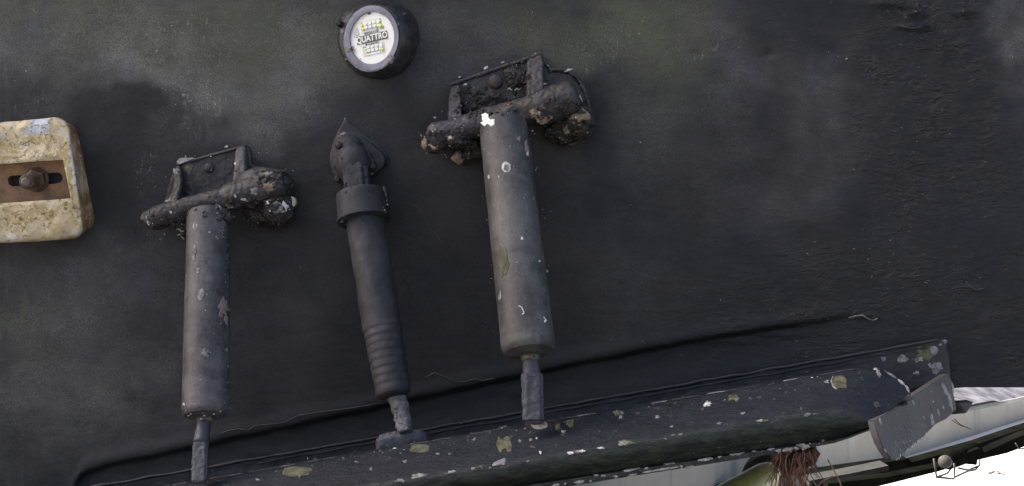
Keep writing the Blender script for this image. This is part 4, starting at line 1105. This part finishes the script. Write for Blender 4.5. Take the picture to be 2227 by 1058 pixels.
for x, y, a, b_ in ((1094, 136, 5, 2), (1056, 148, 7, 2.5), (1000, 168, 4, 2), (1124, 143, 4, 4), (1164, 117, 4, 1.8), (1236, 153, 8, 2.2), (1192, 143, 3, 2.5), (1185, 183, 4, 2), (1106, 229, 3, 3), (1003, 232, 3, 5), (947, 283, 3, 3), (962, 243, 3, 2), (946, 256, 4, 2), (916, 296, 3, 5), (1040, 294, 3, 3), (1012, 184, 5, 3)):
    chip(x, y, a, b_, 'white' if a > 3.5 else 'chipgrey', rot=-18)
scatter(960, 150, 1280, 320, 130, .5, 2.0, (.35, .65)); scatter(1048, 300, 1190, 760, 110, .4, 1.7, (.5, .5)); scatter(905, 270, 1030, 350, 60, .6, 2.4, (.4, .6)); scatter(1190, 250, 1290, 315, 50, .6, 2.4, (.4, .6))
scatter(1165, 330, 1200, 740, 26, .8, 2.0, (.8, .2), 2)
# --- left bracket and cylinder
chip(404, 352, 0, 0, 'chipgrey', pts=[(384, 352), (390, 345), (402, 343), (414, 344), (425, 343), (414, 349), (400, 354), (388, 358)]); chip(409, 366, 11, 11, 'olive'); chip(409, 364, 6, 5, 'chipgrey', h=.002)
chip(382, 374, 8, 7, 'chipgrey', rough=.5); chip(493, 319, 5, 2.5, 'white', rot=-20); chip(584, 408, 12, 12, 'tan', rough=.5); chip(552, 415, 9, 8, 'chipgrey', rough=.5)
chip(583, 440, 4, 5, 'brightwhite'); chip(585, 459, 5, 4, 'brightwhite', rough=.1); chip(622, 447, 7, 12, 'brightwhite', rough=.5); chip(546, 464, 6, 2.5, 'brightwhite', rot=25); chip(615, 461, 5, 3, 'white')
chip(321, 478, 3.5, 10, 'chipgrey', rot=-10); chip(324, 486, 3, 5, 'white'); chip(371, 462, 3.5, 3.5, 'white'); chip(366, 438, 5, 7, 'chipgrey', rough=.5, rot=20); chip(528, 434, 8, 2.5, 'white', rot=10, rough=.5); chip(512, 427, 3, 6, 'white', rot=-35); chip(541, 437, 6, 2.5, 'white', rot=-12); chip(512, 357, 2.5, 4, 'white'); chip(583, 378, 8, 4, 'chipgrey', rough=.5)
chip(437, 641, 6, 12, 'chipgrey', rot=18, rough=.3); chip(437, 641, 2.5, 7, 'taupe', rot=18, h=.002); chip(486, 668, 11, 20, 'taupe', rough=.4); chip(492, 697, 4, 13, 'taupe', rough=.4, rot=-6); chip(446, 770, 7, 9, 'chipgrey', rough=.6); chip(447, 771, 4, 6, 'taupe', h=.002); chip(431, 590, 3, 9, 'chipgrey', rough=.5)
chip(492, 761, 4, 4, 'chipgrey'); chip(455, 506, 3.0, 2.2, 'white'); chip(423, 548, 4, 16, 'chipgrey', rot=3, rough=.5) 
worm([(422, 487), (421, 496), (425, 500), (429, 494), (428, 488)]); worm([(384, 500), (390, 498), (394, 504), (400, 503)], r=.0013); worm([(386, 512), (392, 510), (396, 516), (401, 521)], r=.0013); worm([(397, 882), (400, 878), (402, 883)], r=.0013); worm([(470, 445), (477, 448), (480, 458)], 'chipgrey', r=.002)
scatter(380, 330, 640, 500, 130, .5, 2.0, (.35, .65)); scatter(315, 455, 400, 525, 50, .5, 1.8); scatter(540, 430, 640, 495, 70, .7, 2.6, (.45, .55)); scatter(402, 480, 500, 900, 130, .4, 1.6); scatter(488, 520, 500, 900, 40, .8, 2.2, (.7, .3), 2); scatter(400, 895, 498, 915, 14, 1, 3.5, (.4, .6)); scatter(470, 455, 502, 520, 50, .6, 2.2, (.2, .8))
# --- ram
chip(748, 291, 8, 2.5, 'chipgrey', rot=-14); chip(750, 259, 2, 2, 'white'); chip(809, 378, 2.5, 2, 'white'); chip(744, 482, 4, 1.5, 'chipgrey', rot=-10)
scatter(770, 262, 830, 330, 26, .4, 1.5, (.3, .7)); scatter(832, 410, 846, 470, 24, .6, 2.0, (.4, .6), 2); scatter(770, 570, 830, 660, 24, .4, 1.3, (.2, .8)); scatter(858, 875, 892, 935, 50, .6, 2.2, (.45, .55)); scatter(725, 270, 850, 470, 24, .4, 1.1, (.2, .8))
# --- light
for x, y, a, b_, m in ((803, 29, 4.5, 4, 'lilac'), (747, 68, 5, 7, 'chipgrey'), (832, 29, 6, 2, 'chipgrey'), (850, 130, 6.5, 8, 'chipgrey'), (862, 110, 5, 2.5, 'chipgrey'), (762, 108, 10, 5, 'chipgrey'), (784, 128, 1.8, 1.8, 'white'), (866, 53, 3, 4, 'chipgrey'), (753, 130, 5, 2.5, 'chipgrey')):
    chip(x, y, a, b_, m, rough=.45)
bm = tube([light_ring(807, 84, .0470, .0700, TL)[k] for k in range(28, 50)], .0011, 6); obj('scraped_edge', bm, M['chipgrey'], light)
chip(868, 33, 0, 0, 'black', 'screw_slot', pts=slot_pts, h=.0004); chip(879, 31, 4.5, 3.5, 'fin', 'screw', h=.0016, rough=.1); chip(738, 50, 6, 8, 'black', 'screw_slot', h=.0004)
scatter(735, 10, 900, 170, 45, .4, 1.5, (.3, .7))
# --- tab, flange and fin
ep = [(x, ln(x, 600, 1015, 1850, 802)+3) for x in range(330, 1851, 40)]
for i in range(0, len(ep)-1, 1):
    x, y = ep[i]; xx = x+random.uniform(0, 14)
    if random.random() < .8: worm([(xx, ln(xx, 600, 1015, 1850, 802)+2.5), (xx+12, ln(xx+12, 600, 1015, 1850, 802)+2.5), (xx+24, ln(xx+24, 600, 1015, 1850, 802)+2.5), (xx+random.uniform(28, 42), ln(xx+35, 600, 1015, 1850, 802)+2.5)], 'seam' if random.random() < .8 else 'chipgrey', random.uniform(.0007, .0012), 'worn_edge')
chip(645, 1026, 34, 11, 'olive', rot=-5, rough=.15); chip(913, 975, 23, 9, 'olive', rot=-8, rough=.2); chip(1097, 966, 18, 23, 'olive', rough=.18); chip(1213, 930, 6, 8, 'olive', rough=.4); chip(1240, 921, 9, 8, 'olive', rough=.3); chip(1226, 940, 6, 5, 'chipgrey', rough=.5)
chip(1171, 927, 0, 0, 'chipgrey', pts=[(1155, 925), (1164, 926), (1176, 925), (1186, 919), (1192, 921), (1190, 930), (1176, 935), (1162, 933)]); chip(1092, 929, 11, 3, 'chipgrey', rot=-14)
chip(1082, 1009, 14, 5, 'chipgrey', rot=-8, rough=.5); chip(1092, 1003, 10, 5, 'lilac', rot=-8); chip(1356, 965, 10, 5, 'chipgrey', rough=.4); chip(1364, 963, 18, 6, 'olive', h=.0008, rough=.4); chip(1345, 899, 12, 6, 'chipgrey', rough=.4); chip(1345, 900, 7, 5, 'olive', h=.002, rough=.4); chip(1538, 879, 8, 5, 'white', rough=.5); chip(1596, 866, 11, 8, 'olive', rough=.5); chip(1602, 868, 4, 5, 'chipgrey', h=.002)
chip(1825, 833, 17, 13, 'olive', rot=15); worm([(1812, 820), (1808, 830), (1812, 842), (1820, 848)], 'chipgrey', r=.0018); chip(1910, 812, 5, 8, 'chipgrey', rot=-30, rough=.5); chip(1905, 803, 5, 2.5, 'white'); chip(1938, 816, 14, 2.2, 'chipgrey', rot=32); chip(1960, 832, 12, 2.2, 'white', rot=44); chip(1973, 846, 9, 2, 'white', rot=60); chip(1908, 882, 8, 7, 'seam', rough=.5)
chip(1240, 986, 7, 3, 'white', rough=.4); chip(1265, 982, 7, 2.5, 'white', rot=-8); chip(1308, 975, 8, 2, 'white', rot=-8); chip(1175, 985, 3, 4, 'white'); chip(1167, 954, 2.5, 3, 'white'); chip(1154, 958, 4, 4, 'chipgrey'); chip(1032, 957, 5, 4, 'chipgrey', rough=.5); chip(952, 988, 6, 2, 'chipgrey'); chip(978, 988, 4, 2, 'chipgrey'); chip(912, 1035, 14, 4, 'chipgrey', rot=-10, rough=.5); chip(807, 1021, 3, 4, 'chipgrey'); chip(1461, 929, 4, 2.5, 'chipgrey')
chip(2030, 763, 10, 10.5, 'chipgrey', rough=.05, n=20, name='barnacle_scar'); chip(2031, 764, 7, 7.5, 'lilac', rough=.08, h=.0022, n=16, name='barnacle_scar'); chip(2012, 769, 17, 17, 'olive', rough=.35); chip(1964, 781, 0, 0, 'chipgrey', pts=[(1951, 785), (1954, 777), (1962, 771), (1968, 774), (1977, 782), (1968, 788), (1955, 789)]); chip(1997, 783, 12, 5, 'chipgrey', rough=.5); chip(2037, 799, 13, 10, 'lilac', rough=.3); chip(2036, 809, 8, 5, 'lilac'); chip(1921, 781, 6, 6, 'lilac', rough=.5); chip(1993, 812, 8, 4, 'chipgrey', rot=25, rough=.5); chip(1995, 815, 4, 5, 'olive', h=.002); chip(2045, 750, 5, 3, 'chipgrey'); chip(2056, 743, 5, 5, 'lilac'); worm([(2023, 790), (2020, 794), (2023, 799), (2032, 801)], 'chipgrey', r=.0018)
# fin scratches
for x, y, a, b_, r_ in ((2054, 846, 15, 3.6, 70), (2066, 872, 21, 3.8, 78), (2072, 842, 14, 1.8, 76), (2027, 914, 14, 3.4, 78), (2040, 897, 9, 1.6, 78), (2051, 887, 5, 1.4, 74), (1914, 917, 7, 1.8, 76), (1986, 878, 7, 1.5, 72), (2029, 874, 3, 1.2, 76), (2008, 908, 5, 1.5, 40), (1925, 980, 6, 2, 65), (2025, 852, 3, 1.2, -40)):
    chip(x, y, a, b_, 'speckgrey', rot=r_, rough=.25)
for _ in range(150):
    t = random.random(); x = 1945+t*62+random.gauss(0, 10); y = 1000-t*55-abs(random.gauss(0, 22)); add_speck(x, y, random.uniform(.6, 1.9), random.choice((1, 1, 2)), random.uniform(1, 2), 1.4+random.gauss(0, .4))
for i in range(70):
    t = i/70; add_speck(1949+t*80, 1001-t*68-random.uniform(0, 2.5), random.uniform(1.2, 2.6), random.choice((1, 2, 0)), 1.6, random.uniform(0, 3))
scatter(560, 1015, 1880, 1045, 300, .5, 2.3, (.25, .75), 2.2, -.165); scatter(600, 985, 1860, 1010, 90, .5, 1.5, (.3, .7), 1.5, -.165); scatter(1200, 1030, 1800, 1046, 60, .5, 1.4, (.3, .7), 2.2, -.155)
for _ in range(34):
    x = random.uniform(560, 1780); chip(x, ln(x, 1072, 1014, 1800, 893)+random.gauss(0, 3), random.uniform(3, 11), random.uniform(1.5, 3), random.choice(('chipgrey', 'chipgrey', 'olive', 'seam')), rot=-9, rough=.6, h=.0008)
for _ in range(30):
    x = random.uniform(520, 1850); y = ln(x, 560, 1035, 1850, 850)+random.gauss(0, 16); chip(x, y, random.uniform(2.5, 7), random.uniform(2, 5), random.choice(('seam', 'seam', 'chipgrey')), rough=.6, h=.0008)
# white chips along the lower lip
for x, y, a, b_ in ((1206, 1056, 7, 2.5), (1229, 1052, 3, 2), (1260, 1049, 11, 3), (1284, 1046, 3, 2), (1339, 1037, 5, 3), (1297, 1034, 5, 1.5), (1373, 1022, 17, 1.6), (1374, 1033, 9, 2.2), (1405, 1019, 5, 1.8), (1440, 1021, 34, 1.8), (1482, 1015, 3, 4), (1500, 1015, 8, 1.5), (1538, 999, 10, 2.5), (1525, 1001, 9, 1.3), (1455, 1009, 12, 1.3), (1566, 994, 6, 1.3), (1603, 988, 14, 1.5), (1640, 982, 5, 1.2), (1677, 977, 8, 1.5), (1693, 981, 7, 4.5), (1714, 979, 10, 5), (1731, 976, 6, 5), (1751, 972, 9, 6), (1766, 974, 10, 3.5), (1778, 971, 8, 4), (1790, 959, 5, 2.5), (1742, 968, 8, 3), (1312, 1034, 6, 1.2), (1328, 1045, 5, 1.5)):
    chip(x, y, a, b_, 'white', rot=-9, rough=.4)
scatter(1200, 1052, 1840, 1060, 130, .6, 2.0, (.7, .3), 2.5, -.155)
# --- transom specks, painted glints and ridges
scatter(0, 0, 2227, 640, 260, .3, 1.2, (.35, .65)); 
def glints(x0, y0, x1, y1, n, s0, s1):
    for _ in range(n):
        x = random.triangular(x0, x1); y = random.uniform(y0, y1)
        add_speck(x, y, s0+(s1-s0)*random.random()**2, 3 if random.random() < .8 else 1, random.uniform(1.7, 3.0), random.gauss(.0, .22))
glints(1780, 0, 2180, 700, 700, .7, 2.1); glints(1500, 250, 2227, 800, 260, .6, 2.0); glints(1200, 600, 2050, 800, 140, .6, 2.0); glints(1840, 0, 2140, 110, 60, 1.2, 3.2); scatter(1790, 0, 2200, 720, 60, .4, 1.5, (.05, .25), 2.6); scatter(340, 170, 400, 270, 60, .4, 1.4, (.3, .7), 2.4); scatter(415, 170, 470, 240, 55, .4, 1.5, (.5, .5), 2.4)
scatter(320, 340, 360, 420, 26, .4, 1.5, (.5, .5), 2); scatter(1480, 95, 1620, 125, 26, .4, 1.2, (.2, .8)); scatter(560, 500, 700, 640, 12, .4, 1.2); scatter(1500, 560, 2227, 800, 120, .4, 1.4, (.1, .4), 2.5); scatter(1300, 730, 1900, 800, 120, .4, 1.4, (.05, .2), 2.5, -.17)
for x, y in ((374, 57), (341, 112), (1398, 47), (1390, 74), (1841, 128), (57, 155), (1393, 310)): chip(x, y, 2.6, 2.6, 'chipgrey', rough=.1)
def wl(pts, a=1.5):
    return [(x, y+random.uniform(-a, a)) for x, y in pts]
worm(wl([(478, 945), (495, 936), (520, 932), (540, 935), (555, 926), (590, 923), (620, 918), (650, 905), (700, 897), (760, 888), (830, 878)]), 'seam', .0012, 'paint_ridge')
worm(wl([(925, 822), (945, 812), (965, 818), (990, 828), (1010, 830), (1032, 824), (1050, 828), (1075, 824)]), 'seam', .0013, 'paint_ridge')
worm([(903, 445), (915, 462), (925, 480), (935, 498), (950, 512), (960, 528)], 'seam', .0006, 'paint_ridge')
worm([(1845, 692), (1862, 687), (1876, 686), (1886, 693), (1898, 697), (1908, 693)], 'chipgrey', .0016, 'paint_ridge')
worm([(1960, 57), (1978, 61), (1992, 60), (2004, 58)], 'seam', .0016, 'paint_ridge'); worm([(2100, 612), (2110, 624), (2122, 631), (2138, 628)], 'seam', .0014, 'paint_ridge')
for x, y, a, b_ in ((350, 172, 0, 0),): pass
for nm, (V_, F_, I_) in speck.items():
    par = bpy.data.objects[nm]
    if par.type != 'EMPTY' and par.parent is None and nm not in ('fibre_tuft',): pass
    o = obj('growth_glint_speck', (V_, F_), [M['brightwhite'], M['speckgrey'], M['black'], M['glint']], par if par.type == 'EMPTY' else tu, smooth=False, kind='stuff')
    o.data.polygons.foreach_set('material_index', I_)
print('verts', sum(len(o.data.vertices) for o in S.objects if o.type == 'MESH'), 'objects', len(S.objects))
